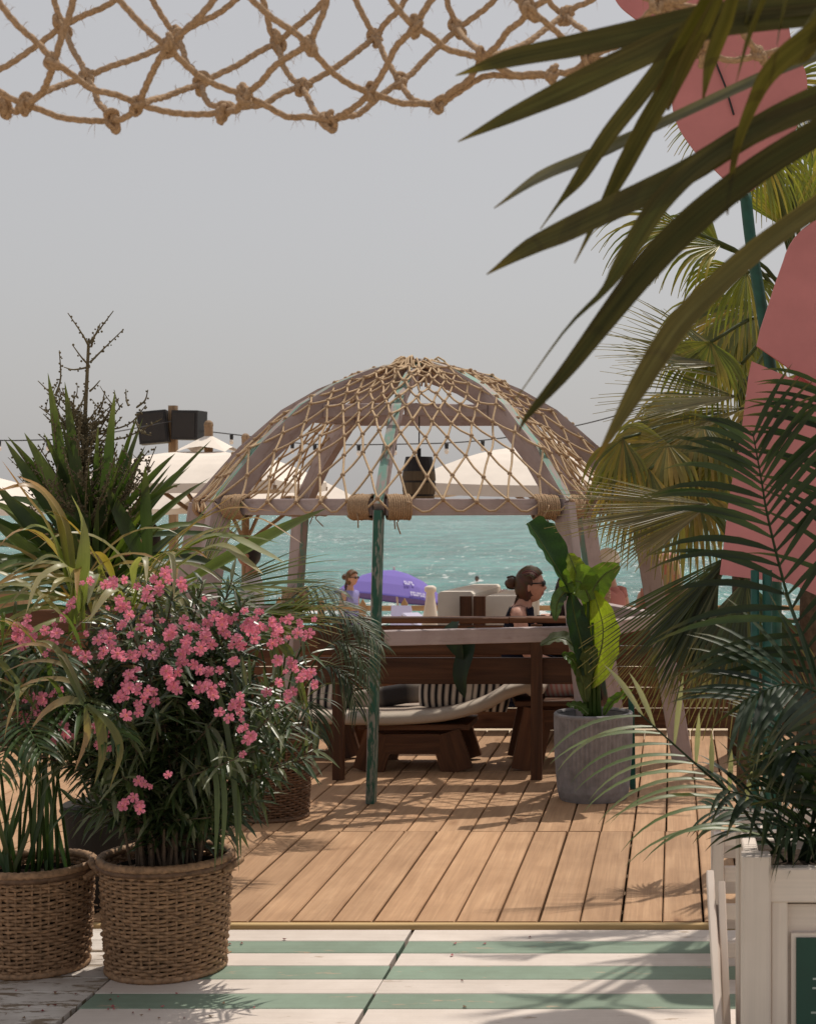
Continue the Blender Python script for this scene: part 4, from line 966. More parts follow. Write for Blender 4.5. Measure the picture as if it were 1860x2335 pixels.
clusters = [(35,1440,4),(60,1422,4),(42,1460,3),(75,1445,3),(112,1447,3),(122,1425,2),(150,1396,2),(168,1386,2),(198,1330,2),(240,1332,3),(265,1322,3),(258,1392,3),(280,1402,3),(270,1380,2),(328,1348,3),(345,1338,2),(365,1312,3),(380,1326,3),(412,1332,3),(472,1370,2),(124,1478,2),(182,1480,2),(220,1495,2),(252,1488,2),(232,1455,3),(292,1440,3),(335,1418,3),(352,1425,2),(370,1432,3),(400,1428,3),(362,1480,3),(312,1482,2),(290,1512,3),(308,1520,2),(420,1468,4),(440,1478,3),(455,1440,4),(475,1412,3),(510,1418,2),(470,1465,2),(445,1440,2),(535,1460,4),(550,1410,3),(575,1425,3),(520,1438,3),(560,1445,3),(595,1445,4),(615,1420,3),(640,1450,4),(628,1430,4),(585,1408,2),(655,1425,2),(690,1450,3),(672,1440,2),(700,1412,2),(392,1532,3),(412,1548,3),(388,1570,3),(402,1500,2),(440,1525,3),(460,1515,2),(462,1562,3),(490,1545,3),(488,1585,2),(526,1505,2),(555,1488,2),(668,1520,3),(690,1535,4),(650,1522,3),(700,1555,2),(620,1565,2),(298,1552,3),(325,1562,4),(285,1580,2),(343,1585,2),(325,1605,3),(310,1520,2),(530,1590,2),(515,1622,2),(545,1625,3),(540,1605,2),(66,1612,4),(92,1592,3),(118,1590,3),(48,1628,3),(80,1622,3),(100,1575,2),(305,1632,2),(138,1688,3),(160,1672,2),(222,1665,3),(235,1690,2),(368,1752,1),(318,1785,1),(340,1785,1),(290,1830,4),(318,1835,3),(360,1803,1),(540,1670,2),(560,1682,2),(583,1690,2),(560,1712,1),(425,1600,1),(640,1600,2),(655,1570,2),(235,1560,1),(200,1440,1)]
nfl = 0
for (x, y_, n) in clusters:
    for k in range(n):
        px, py = x + rnd.uniform(-20, 20), y_ + rnd.uniform(-18, 18); q0 = P(px, py, 5.0); e2 = 1 - ((q0.x - OC.x) / .56) ** 2 - ((q0.z - OC.z) / .56) ** 2
        dd = 5.0 - .40 * math.sqrt(max(.06, e2)) + rnd.uniform(-.03, .05); p = P(px, py, dd)
        inst('flower', BM[nfl % 4], ol, p, (R(rnd.uniform(48, 105)), R(rnd.uniform(-40, 40)), rnd.uniform(-.5, .5)), rnd.choice([rnd.uniform(.85, 1.05), rnd.uniform(.7, .95), rnd.uniform(.45, .7)])); nfl += 1
        if nfl >= 300: break
    if nfl >= 300: break

# ------------------------------------------------------------------ slender palm in the left basket
kp = empty('slender_palm', BL + Vector((0, 0, .30)), 'slender green palm with upright stems in the left wicker basket', 'palm'); rk = random.Random(11); random.seed(21)
KC = [(.045, .085, .03), (.06, .105, .035), (.035, .07, .03), (.09, .11, .045)]
specs = [(-25, 1560, 4.85), (30, 1480, 4.9), (110, 1500, 4.85), (185, 1620, 4.75), (235, 1600, 5.1), (-80, 1620, 5.0), (60, 1650, 4.65), (150, 1560, 5.3), (-60, 1450, 5.3), (20, 1700, 4.7)]
for i, (x, y_, d_) in enumerate(specs):
    b0 = BL + Vector((rk.uniform(-.09, .09), rk.uniform(-.07, .07), .30)); tp = P(x, y_, d_); hgt = tp.z - b0.z
    m1 = b0 + Vector(((tp.x - b0.x) * .22, (tp.y - b0.y) * .2, hgt * .62)); m2 = b0 + Vector(((tp.x - b0.x) * .55, (tp.y - b0.y) * .55, hgt * 1.02)); e_ = tp + Vector(((tp.x - b0.x) * .45, (tp.y - b0.y) * .3, -.06))
    frond(kp, [b0, m1, m2, tp, e_], 15, lambda t: .20 * (.45 + .8 * math.sin(math.pi * min(1, t * 1.0))), .0062, 1.0, KC, (0, -.25, 1), (62, 30), rr=.006, start=.50, vee=.15, mat='leaf', rcol=(.06, .10, .03))
for i in range(14):                                   # bare green stems of younger leaves
    b0 = BL + Vector((rk.uniform(-.12, .12), rk.uniform(-.10, .10), .29)); tp = b0 + Vector((rk.uniform(-.12, .12), rk.uniform(-.1, .1), rk.uniform(.25, .52)))
    q = MB(); c = rk.choice(KC); pts = catmull([b0, b0.lerp(tp, .5) + Vector((rk.uniform(-.02, .02), 0, 0)), tp], 8); q.blade(pts, [.008 * w for w in wprof(8, .5, .3)], Vector((0, -1, .2)), .4, [c] * 9); q.build('young_leaf', M['leaf'], kp, smooth=True)
DRY = [(.52, .30, .20), (.44, .27, .17), (.26, .22, .09)]
for pth, w, cs in [([(185, 1600), (170, 1560), (120, 1548), (60, 1560), (10, 1600)], .010, 1), ([(190, 1590), (165, 1530), (115, 1508), (60, 1512), (5, 1535)], .008, 1), ([(195, 1600), (140, 1490), (60, 1470), (-10, 1500)], .008, 0), ([(190, 1605), (150, 1600), (105, 1625), (70, 1665)], .020, 0), ([(195, 1610), (225, 1640), (235, 1720), (215, 1790)], .015, 2), ([(195, 1610), (200, 1680), (170, 1760)], .011, 0), ([(200, 1605), (255, 1660), (275, 1720), (250, 1800)], .012, 2), ([(190, 1610), (130, 1480), (80, 1460)], .009, 2)]:
    pts = catmull([P(x, y_, 4.56 + .02 * i) for i, (x, y_) in enumerate(pth)], 10); q = MB(); c = DRY[cs]; g_ = (.10, .13, .05)
    q.blade(pts, [w * v for v in wprof(10, .3, .4)], Vector((.1, -.6, .75)), .3, [tuple(a * (1 - k / 10) + b_ * k / 10 for a, b_ in zip(g_, c)) for k in range(11)]); q.build('dry_leaf', M['leaf'], kp, smooth=True)

for i in range(30):                                    # loose arching blades, some dry, over the left edge
    a = rk.uniform(0, 6.28); el = R(rk.uniform(20, 75)); d = Vector((math.cos(a) * math.cos(el), -abs(math.sin(a)) * math.cos(el) * .7, math.sin(el)))
    p0 = P(rk.uniform(-20, 200), rk.uniform(1520, 1640), rk.uniform(4.7, 5.0)); c = rk.choice([(.07, .11, .04), (.11, .145, .05), (.16, .18, .07), (.05, .09, .035)]); e_ = rk.choice([(.45, .27, .16), (.16, .18, .07), (.10, .13, .05), (.36, .24, .12)])
    pts = leafpath(p0, d, rk.uniform(.25, .42), rk.uniform(1.0, 2.4), 10); q = MB(); q.blade(pts, [rk.uniform(.005, .010) * v for v in wprof(10, .4, .4)], Vector((d.x * -.4, -.4, .9)), .3, [tuple(x * (1 - k / 10) + y_ * k / 10 for x, y_ in zip(c, e_)) for k in range(11)]); q.build('leaf', M['leaf'], kp, smooth=True)

# ------------------------------------------------------------------ spike plant (cordyline) with its old flower spike, in a pot hidden among the leaves
CB = P(215, 1370, 5.72); CB0 = Vector((CB.x - .02, 5.9, 0))
cp = empty('cordyline', CB0, 'large spike-leaved cordyline with a dark dry flower spike behind the oleander', 'plant'); rk = random.Random(5)
q = MB(); q.lathe([(0, .12), (.05, .13), (.34, .155), (.36, .165), (.38, .155)], CB0, 28); q.build('pot', M['dark'], cp, smooth=False)
q = MB(); q.c = (.1, .07, .05); q.tube([CB0 + Vector((0, 0, .4)), CB0 + Vector((.01, 0, .8)), CB + Vector((0, 0, .1))], [.06, .05, .045], 10); q.build('trunk', M['bark'], cp, smooth=True)
GC = [(.048, .084, .028), (.062, .108, .032), (.042, .07, .03), (.09, .14, .04), (.13, .18, .05)]
def sword(p0, d, L, w, droop, c, tipc=(.10, .12, .05), nrm=None, name='leaf'):
    pts = leafpath(p0, d, L, droop, 9); q = MB(); nr = nrm or (Vector((d[0] * -.3, -.8, .6)))
    q.blade(pts, [w * v for v in wprof(9, .55, .45, .8)], nr, .35, [c] * 7 + [tuple((a + b_) / 2 for a, b_ in zip(c, tipc)), tipc, tipc]); return q.build(name, M['leaf'], cp, smooth=True, org=p0)
for i in range(110):
    a = rk.uniform(0, 2 * math.pi); el = R(rk.choice([rk.uniform(45, 88), rk.uniform(5, 60), rk.uniform(30, 80)])); d = Vector((math.cos(a) * math.cos(el), math.sin(a) * math.cos(el), math.sin(el)))
    p0 = CB + Vector((math.cos(a) * .03, math.sin(a) * .03, rk.uniform(-.05, .22))); c = rk.choice(GC); f = rk.uniform(.75, 1.2)
    sword(p0, d, rk.uniform(.33, .52) if el > .9 else rk.uniform(.40, .62), rk.uniform(.012, .02), rk.uniform(.05, .55) if el > .8 else rk.uniform(.3, 1.1), tuple(v * f for v in c))
for (x0, y0, x1, y1, w) in [(270, 1180, 398, 1030, .02), (205, 1300, 150, 870, .02), (180, 1300, 112, 850, .02), (230, 1290, 262, 890, .02), (340, 1300, 332, 1060, .02), (420, 1330, 740, 1150, .028), (330, 1290, 240, 1100, .024), (150, 1290, -10, 1100, .024), (130, 1330, -30, 1255, .026), (140, 1320, -20, 1180, .022), (200, 1250, 60, 985, .022), (170, 1250, 15, 1000, .02)]:
    a, c = P(x0, y0, 5.6), P(x1, y1, 5.5); sword(a, (c - a).normalized(), (c - a).length, w * 1.1, .06, rk.choice(GC))
PALE = [(.30, .30, .20), (.22, .26, .10), (.46, .40, .26), (.42, .22, .09)]
arcs = [([(165, 1420), (185, 1300), (185, 1190), (163, 1128)], .042, 0), ([(170, 1330), (150, 1200), (100, 1120), (40, 1085)], .028, 3), ([(160, 1330), (130, 1180), (75, 1110), (-10, 1120)], .026, 3), ([(150, 1310), (110, 1200), (60, 1130), (5, 1050)], .016, 3), ([(160, 1350), (125, 1230), (85, 1200), (50, 1210)], .018, 1), ([(165, 1360), (150, 1290), (110, 1268), (65, 1300)], .016, 0), ([(160, 1460), (165, 1330), (150, 1290), (90, 1320), (60, 1400)], .020, 2), ([(300, 1390), (340, 1290), (420, 1210), (520, 1160), (620, 1165)], .018, 3), ([(310, 1390), (360, 1280), (450, 1190), (545, 1120)], .020, 3), ([(330, 1380), (400, 1270), (500, 1220), (600, 1260), (650, 1285)], .030, 0), ([(330, 1380), (410, 1290), (500, 1245), (560, 1280), (600, 1310)], .032, 2), ([(330, 1370), (380, 1290), (470, 1230), (570, 1225), (640, 1240)], .018, 1), ([(300, 1400), (330, 1290), (385, 1262), (396, 1300), (397, 1370)], .016, 2), ([(300, 1380), (305, 1300), (330, 1272), (335, 1330)], .020, 2), ([(330, 1390), (375, 1270), (440, 1255), (475, 1275)], .014, 3), ([(290, 1440), (280, 1360), (250, 1350), (200, 1420)], .026, 2), ([(190, 1440), (180, 1340), (140, 1325), (115, 1350)], .026, 2), ([(170, 1450), (205, 1350), (215, 1310), (200, 1380)], .030, 0), ([(330, 1330), (430, 1250), (540, 1190), (600, 1185), (690, 1240)], .010, 3), ([(340, 1350), (390, 1260), (480, 1150), (540, 1075)], .014, 1)]
for i, (pth, w, cs) in enumerate(arcs):
    pts = catmull([P(x, y_, 4.98 - .07 * k) for k, (x, y_) in enumerate(pth)], 12); q = MB(); c = PALE[cs]; g_ = (.15, .19, .06)
    q.blade(pts, [w * .62 * v for v in wprof(12, .5, .45, .8)], Vector((.30, -.45, .85)), .3, [tuple(a * (1 - k / 12) + b_ * k / 12 for a, b_ in zip(g_, c)) for k in range(13)]); q.build('old_leaf', M['leaf'], cp, smooth=True)
for i in range(46):                                    # looser, paler old leaves arching outward and down
    a = rk.uniform(0, 6.28); el = R(rk.uniform(15, 70)); d = Vector((math.cos(a) * math.cos(el) * 1.2, -abs(math.sin(a)) * math.cos(el) * .8 + .1, math.sin(el)))
    p0 = P(rk.uniform(150, 330), rk.uniform(1330, 1430), rk.uniform(5.1, 5.5)); c = rk.choice([(.16, .19, .06), (.22, .24, .09), (.30, .28, .15), (.36, .22, .09), (.12, .16, .05), (.26, .25, .10)]); e_ = rk.choice([(.40, .22, .09), (.34, .30, .16), (.2, .2, .08)])
    pts = leafpath(p0, d, rk.uniform(.32, .56), rk.uniform(.9, 2.2), 11); q = MB(); q.blade(pts, [rk.uniform(.008, .015) * v for v in wprof(11, .5, .4, .8)], Vector((d.x * -.4, -.4, .9)), .3, [tuple(x * (1 - k / 11) + y_ * k / 11 for x, y_ in zip(c, e_)) for k in range(12)]); q.build('old_leaf', M['leaf'], cp, smooth=True)
# flower spike
fs = MB(); fs.c = (.075, .058, .038); sd_ = MB()
def twig(a, c, r0, lvl):
    L = (c - a).length; m_ = (a + c) / 2 + Vector((rk.uniform(-.12, .12) * L, rk.uniform(-.1, .1) * L, -.10 * L)); pts = catmull([a, m_, c], 8); fs.tube(pts, [r0 * (1 - .075 * k) for k in range(9)], 5)
    n = int(L / .010)
    for k in range(n):
        t = (k + .5) / n; x = t * 8; i = min(int(x), 7); p = pts[i].lerp(pts[i + 1], x - i)
        if rk.random() < .8: sd_.ball(p + Vector((rk.uniform(-.008, .008), rk.uniform(-.008, .008), rk.uniform(-.006, .006))), rk.uniform(.0028, .005), 5, 3)
    return pts
fb0 = P(205, 1260, 5.62); ft = P(203, 775, 5.62); main = twig(fb0, ft, .013, 0)
D5 = lambda rx, ry: P(rx * .3262, 680 + ry * .3262, 5.62)
for (sx, sy, tx, ty) in [(620, 320, 770, 80), (625, 340, 530, 120), (630, 450, 815, 200), (625, 470, 545, 335), (630, 480, 440, 480), (640, 340, 745, 190), (400, 720, 225, 570), (390, 680, 395, 360), (630, 650, 725, 580), (960, 760, 1035, 640), (900, 750, 850, 630), (950, 860, 1100, 965), (420, 880, 310, 810), (640, 940, 980, 740), (630, 900, 400, 620), (640, 1000, 1090, 835), (520, 800, 555, 560), (690, 800, 770, 660)]:
    twig(D5(sx, sy), D5(tx, ty) + Vector((0, rk.uniform(-.08, .08), 0)), .0042, 1)
for i in range(150):
    t = rk.uniform(0.0, .70); x = t * 8; k = min(int(x), 7); p = main[k].lerp(main[k + 1], x - k); a = rk.uniform(0, 6.28); L = rk.uniform(.12, .36) * (1.1 - .8 * t)
    e_ = p + Vector((math.cos(a) * L * .72, math.sin(a) * L * .6, L * rk.uniform(.35, .95))); pts = twig(p, e_, .0042, 1)
    for j in range(3):
        p2 = pts[rk.randint(2, 7)]; twig(p2, p2 + Vector((rk.uniform(-.6, .6), rk.uniform(-.5, .5), rk.uniform(.1, .9))) * L * .42, .0025, 2)
M['spike'] = m_plain('dry_flower_stalk', (.13, .105, .06), .85, .35, 40, .4)
so = fs.build('flower_spike', M['spike'], cp, kind='stuff'); sd_.build('seeds', M['spike'], cp, kind='stuff')

# ------------------------------------------------------------------ palm in the back basket and fan palm beside it
fp = empty('feather_palm', BB + Vector((0, 0, .34)), 'fine-leaved feather palm in the dark wicker basket beside the green post', 'palm'); rk = random.Random(9); random.seed(4)
FC = [(.05, .075, .045), (.07, .10, .055), (.04, .062, .04), (.11, .13, .08)]
for (pth) in [[(640, 1680), (670, 1520), (730, 1420), (800, 1415), (870, 1470)], [(640, 1680), (650, 1500), (690, 1390), (760, 1380), (830, 1430)], [(630, 1680), (630, 1500), (640, 1400), (700, 1340), (770, 1350)], [(640, 1690), (690, 1580), (740, 1520), (790, 1540), (815, 1620)], [(620, 1690), (600, 1500), (560, 1420), (490, 1400)], [(650, 1690), (700, 1540), (760, 1465), (810, 1480), (840, 1540)], [(640, 1690), (680, 1620), (700, 1600), (730, 1680)]]:
    frond(fp, [P(x, y_, 7.5 - .07 * k) for k, (x, y_) in enumerate(pth)], 22, lambda t: .20 * (.5 + .7 * math.sin(math.pi * min(1, t))), .0042, 1.1, FC, (0, -.5, 1), (55, 25), rr=.006, start=.42, mat='leafd', vee=.1)
lp = empty('fan_palm', (P(455, 1400, 6.75).x, 6.9, 0), 'low fan palm with long yellow-green leaves between oleander and dome', 'palm')
YG = [(.15, .18, .05), (.19, .21, .07), (.10, .13, .045), (.24, .23, .10)]
st0 = Vector((P(455, 1400, 6.9).x, 6.95, .02))
for (x, y_, dx, dz, L, sp, n, dp) in [(470, 1385, 1, -.02, .62, 22, 11, .12), (500, 1345, 1, .12, .55, 30, 12, .35), (520, 1410, 1, -.12, .55, 26, 12, .25), (450, 1330, .6, .8, .42, 45, 14, .5), (560, 1420, .9, .05, .48, 35, 13, .4), (420, 1380, -.8, .3, .45, 40, 12, .5), (600, 1440, .8, .35, .40, 40, 14, .5)]:
    h_ = P(x, y_, 6.75); fan(lp, h_, (dx, -.25, dz), (0, -.5, 1), L, sp, n, YG, dp, .016, .3, [st0, st0.lerp(h_, .6) + Vector((0, .1, .08))], name='fan_leaf')
for (x, y_) in [(655, 1610), (700, 1640), (720, 1700), (640, 1720)]:                # long hanging blades over the basket
    a = P(560, 1450, 6.6); c = P(x, y_, 6.5); q = MB(); q.blade(catmull([a, P((560 + x) / 2 + 20, 1480, 6.55), c], 8), [.012 * v for v in wprof(8, .4, .4)], Vector((0, -1, .5)), .3, [(.14, .17, .06)] * 9); q.build('hanging_leaf', M['leaf'], lp, smooth=True)
for (x0, y0, x1, y1) in [(480, 1500, 545, 2010), (490, 1700, 505, 1975), (470, 1650, 490, 1990), (500, 1700, 550, 1960)]:   # oleander side shoots hanging over the basket rim
    a, c = P(x0, y0, 4.85), P(x1, min(y1, 1990), 4.78); q = MB(); q.blade(catmull([a, a.lerp(c, .5) + Vector((.02, 0, .03)), c], 8), [.0085 * v for v in wprof(8, .5, .5)], Vector((.2, -1, .2)), .3, [(.10, .135, .06)] * 9); q.build('hanging_leaf', M['leaf'], ol, smooth=True)
# ------------------------------------------------------------------ banana plant in the grey pot
bp_ = empty('banana_plant', PB + Vector((0, 0, .38)), 'banana plant with broad lime and dark green leaves in the grey ribbed pot', 'plant'); rk = random.Random(2)
def banana(pts, w, c, nrm, d=7.95, fold=.35, prof=None, cup=0, e=None, torn=False):
    pp = catmull([P(x, y_, d + (k_[0] if k_ else 0)) for x, y_, *k_ in pts], 18); q = MB()
    pr = prof or [max(.03, math.sin(math.pi * (.05 + .93 * i / 18)) ** .62) for i in range(19)]
    n = Vector(nrm); rows = []
    for i, p in enumerate(pp):
        t = (pp[min(i + 1, 18)] - pp[max(i - 1, 0)]).normalized(); sd = t.cross(n).normalized(); n1 = sd.cross(t).normalized(); row = []
        for j in range(-4, 5):
            u = j / 4; ww = w * pr[i] * (1 + .03 * math.sin(i * 2.1 + u * 3)); row.append(q.vert(p + sd * u * ww + n1 * (fold * abs(u) ** 1.3 * ww + .006 * math.sin(i * 1.7 + 4 * abs(u)) * abs(u)), tuple(v * (1.25 if j == 0 else 1) for v in (e if (e and j > 0) else c))))
        rows.append(row)
    for i in range(18):
        for j in range(8): q.face((rows[i][j], rows[i][j + 1], rows[i + 1][j + 1], rows[i + 1][j]), [(j * .006, i * .3), (j * .006 + .006, i * .3), (j * .006 + .006, i * .3 + .3), (j * .006, i * .3 + .3)])
    o = q.build('leaf', M['leafb'], bp_, smooth=True)
    q = MB(); q.c = (.16, .21, .07); q.tube(pp, [.007 * (1 - .04 * i) for i in range(19)], 6); q.build('midrib', M['leafb'], o, smooth=True)
DG, LG, YGr = (.035, .085, .03), (.13, .22, .025), (.23, .30, .035)
banana([(1302, 1352), (1265, 1290), (1232, 1235), (1203, 1192)], .098, DG, (.75, -.55, .35), fold=.55, prof=[.35 + .65 * min(1, i / 8) if i < 15 else .98 - .08 * (i - 14) for i in range(19)])
banana([(1338, 1560, .05), (1365, 1500), (1374, 1430), (1352, 1348)], .125, YGr, (-.50, -.72, .15), fold=.18)
banana([(1342, 1385, .05), (1352, 1345), (1375, 1312), (1412, 1290)], .07, (.13, .22, .035), (.2, -.85, .35), fold=.25)
banana([(1345, 1370), (1330, 1335), (1310, 1325), (1278, 1342)], .085, (.15, .24, .04), (.1, -.9, .4), fold=.4)
banana([(1322, 1345, .05), (1310, 1300), (1296, 1262)], .06, YGr, (.5, -.6, .3), fold=.3)
banana([(1335, 1540), (1325, 1470), (1310, 1405), (1300, 1350)], .055, (.03, .07, .035), (.3, -.9, .1), fold=.4)
banana([(1300, 1350), (1285, 1352), (1270, 1375), (1266, 1415)], .038, (.06, .10, .06), (-.2, -.9, .3), fold=.3)
banana([(1325, 1500), (1300, 1465), (1270, 1455), (1232, 1472)], .042, (.16, .19, .14), (.1, -.6, .8), fold=.3)
banana([(1330, 1560), (1310, 1510), (1280, 1490)], .035, (.07, .13, .03), (.1, -.7, .6), fold=.3)
banana([(1335, 1600), (1330, 1540), (1345, 1490), (1350, 1470)], .045, (.09, .13, .04), (.2, -.9, .3), fold=.3)
banana([(1340, 1630), (1320, 1612), (1290, 1607)], .030, (.08, .14, .03), (0, -.6, .8), fold=.3)
banana([(1375, 1630), (1395, 1600), (1420, 1585), (1440, 1575)], .026, (.11, .2, .03), (0, -.7, .7), fold=.3)
banana([(1340, 1610), (1345, 1500), (1340, 1420), (1330, 1340)], .03, (.05, .11, .03), (.2, -1, 0), d=8.02, fold=.7)
for (x, top) in [(1340, 1350), (1350, 1420), (1330, 1480), (1360, 1480)]:
    q = MB(); q.c = (.08, .14, .035); a = P(x + 5, 1640, 8.0); q.tube(catmull([a, P(x + 3, 1560, 7.98), P(x, top, 7.96)], 8), [.015 - .001 * k for k in range(9)], 7); q.build('stem', M['leafb'], bp_, smooth=True)
# one dark leaf hanging down the bench back
hl = empty('hanging_plant', P(1050, 1440, 8.45), 'dark broad leaves hanging down over the middle of the bench back', 'plant')
for (pts_, w) in (([(1040, 1418), (1030, 1440), (1040, 1470), (1055, 1505)], .055), ([(1075, 1430), (1068, 1480), (1052, 1540), (1060, 1592)], .058)):
    pp = catmull([P(x, y_, 8.42 - .04 * (k > 0)) for k, (x, y_) in enumerate(pts_)], 12); q = MB(); q.blade(pp, [w * v for v in wprof(12, .4, .45, .7)], Vector((-.5, -.8, .2)), .3, [(.018, .035, .022)] * 13); q.build('leaf', M['leafd'], hl, smooth=True)

# ------------------------------------------------------------------ fan palms at the right
tp_ = empty('tall_fan_palm', (P(1850, 1200, 6.75).x, 6.75, 0), 'tall fan palm with sunlit yellow-green and silvery leaves behind the pink petals', 'palm'); random.seed(31)
dr_ = empty('drooping_fan_palm', (P(1690, 1200, 9.4).x, 9.4, 0), 'fan palm with hanging straw and olive leaves right of the dome', 'palm')
TX = P(1850, 1200, 6.75).x; DX = P(1690, 1200, 9.4).x
q = MB(); q.tube([(TX, 6.75, 0), (TX + .02, 6.75, 1.2), (TX, 6.75, 2.3)], [.08, .07, .055], 12); q.build('trunk', M['bark'], tp_, smooth=True)
q = MB(); q.tube([(DX, 9.4, 0), (DX + .02, 9.4, .9), (DX, 9.4, 1.9)], [.09, .08, .06], 12); q.build('trunk', M['bark'], dr_, smooth=True)
crown = Vector((TX, 6.75, 2.2)); crown_d = Vector((DX, 9.4, 1.85))
YL = [(.20, .23, .04), (.25, .26, .05), (.15, .18, .04), (.32, .28, .07)]; SV = [(.26, .25, .17), (.21, .21, .14), (.30, .28, .19), (.15, .165, .10)]; OLV = [(.20, .19, .05), (.26, .21, .05), (.13, .14, .04), (.34, .24, .06)]
FN = [(1790, 520, 7.6, .0, .15, 1.0, .50, 62, 26, YL, .12, 0), (1560, 520, 7.6, -.9, -.2, -.1, .48, 50, 22, YL, .9, .5), (1640, 560, 7.7, -.75, -.1, .1, .46, 70, 28, YL, .8, .7), (1700, 620, 7.8, -.3, -.3, -.5, .45, 80, 30, YL, .9, .9),
      (1710, 690, 7.4, -.6, -.2, -.6, .50, 60, 26, OLV, .7, .6), (1690, 830, 7.3, -.92, -.15, .12, .66, 26, 20, SV, .18, 0), (1700, 870, 7.3, -.9, -.2, .32, .62, 22, 18, SV, .10, 0), (1680, 905, 7.2, -.95, -.1, -.05, .60, 24, 20, SV, .15, 0),
      (1600, 960, 7.3, -.5, -.2, -.4, .46, 85, 32, OLV, .8, .9), (1520, 1010, 7.2, -.5, -.2, -.5, .44, 85, 30, OLV, .8, 1.0), (1640, 1030, 7.3, -.3, -.2, -.7, .55, 70, 30, OLV, .7, .8), (1480, 1070, 7.1, -.4, -.2, -.8, .46, 60, 26, OLV, .6, .9), (1580, 1100, 7.2, -.1, -.2, -1, .50, 60, 26, OLV, .5, .9),
      (1850, 480, 7.7, .4, 0, .9, .45, 60, 22, YL, .3, 0), (1700, 930, 7.25, -.85, -.1, -.25, .52, 20, 16, SV, .2, 0), (1760, 900, 7.5, .2, -.2, -.4, .5, 80, 28, OLV, .8, .7), (1620, 780, 7.6, -.3, -.1, -.9, .42, 70, 26, YL, .6, .8), (1680, 760, 7.7, -.1, -.1, -.9, .45, 70, 26, OLV, .6, .8), (1420, 1000, 7.1, -.2, -.2, -.9, .36, 50, 18, OLV, .5, .9)]
FN += [(1650, 150, 7.35, -.5, -.1, .5, .42, 60, 22, YL, .6, .4), (1700, 260, 7.3, -.8, 0, -.1, .40, 60, 22, YL, .6, .5), (1760, 200, 7.3, .6, -.1, .3, .42, 60, 22, YL, .6, .4), (1690, 60, 7.35, .1, 0, 1, .42, 60, 22, YL, .6, .4), (1730, 330, 7.3, .3, 0, -.7, .40, 60, 22, YL, .6, .5), (1960, 420, 7.6, .5, -.2, .5, .5, 60, 24, YL, .6, .4), (1990, 560, 7.5, .8, -.2, .0, .5, 55, 24, YL, .7, .5), (1900, 640, 7.4, .3, -.6, -.3, .5, 60, 24, YL, .7, .6), (1860, 380, 7.9, -.1, .5, .8, .5, 60, 24, YL, .5, .3), (2050, 700, 7.5, .9, .1, -.3, .5, 55, 22, OLV, .7, .6)]  # fans added behind the petal and out of view to shade the floor
for (x, y_, d_, dx, dy, dz, L, sp, n, cs, dp, sg) in FN:
    far = cs is OLV; silver = cs is SV; own, cr_ = (dr_, crown_d) if far else (tp_, crown)
    for rep in range(2 if far and sg else 1):
        jx, jy = (0, 0) if rep == 0 else (random.uniform(-45, 45), random.uniform(-35, 35)); dd = d_ + 1.4 + .25 * rep if far else d_ - (.75 if silver else 1.1)
        h_ = P(x + jx, y_ + jy, dd); mid = (cr_ + h_) / 2 + Vector((0, 0, .10))
        fan(own, h_, (dx + jx * .004, dy, dz), (.1, -.75, .6), L * (1.2 if far else (.98 if silver else .88)), sp, int(n * .85) if far and sg else n, cs, dp, (.019 if far else .0165) if sg else (.016 if not silver else .0165), .16 if sg else .34, [cr_, mid], sagtip=sg)
lo2 = empty('grey_fan_palm', (P(1690, 1300, 6.7).x, 6.7, 0), 'lower fan palm with long grey-brown fans reaching left past the dome leg', 'palm')
LX = P(1700, 1300, 6.75).x; q = MB(); q.tube([(LX, 6.75, 0), (LX, 6.75, .6), (LX, 6.75, 1.25)], [.045, .04, .03], 10); q.build('trunk', M['bark'], lo2, smooth=True)
GB = [(.15, .135, .085), (.19, .165, .10), (.11, .105, .065), (.22, .20, .13)]; DGN = [(.045, .065, .03), (.06, .085, .035), (.09, .10, .05), (.035, .05, .028)]
cr2 = Vector((LX, 6.75, 1.15))
for (x, y_, dx, dy, dz, L, sp, n, cs, dp, sg) in [(1612, 1150, -.95, -.2, -.10, .66, 17, 24, GB, .12, 0), (1605, 1160, -.8, -.2, -.42, .50, 18, 16, GB, .4, .1), (1665, 1265, -.72, -.2, -.62, .80, 13, 22, DGN, .10, 0), (1660, 1275, -.55, -.2, -.8, .74, 13, 18, DGN, .12, 0), (1640, 1280, -.35, -.2, -.9, .7, 16, 16, DGN, .1, 0), (1700, 1320, .0, -.3, -.95, .6, 40, 24, DGN, .3, .2), (1610, 1300, -.2, -.1, -1, .62, 26, 22, GB, .3, .2), (1750, 1250, .4, -.2, .5, .5, 50, 22, DGN, .5, .2), (1700, 1420, -.4, -.2, -.9, .50, 30, 20, GB, .2, .2)]:
    h_ = P(x, y_, 6.6); fan(lo2, h_, (dx, dy, dz), (.15, -.8, .5), L, sp, n, cs, dp, .0105, .5, [cr2, (cr2 + h_) / 2 + Vector((0, 0, .06))], sagtip=sg)
for (x, y0, y1, w) in [(1578, 1400, 1600, .02), (1555, 1180, 1330, .012), (1500, 1130, 1270, .013)]:
    q = MB(); q.blade([P(x, y0 + (y1 - y0) * i / 8, 6.6) for i in range(9)], [w * v for v in wprof(8, .4, .4)], Vector((.2, -1, .1)), .4, [(.16, .14, .05)] * 9); q.build('hanging_leaf', M['leaf'], lo2, smooth=True)

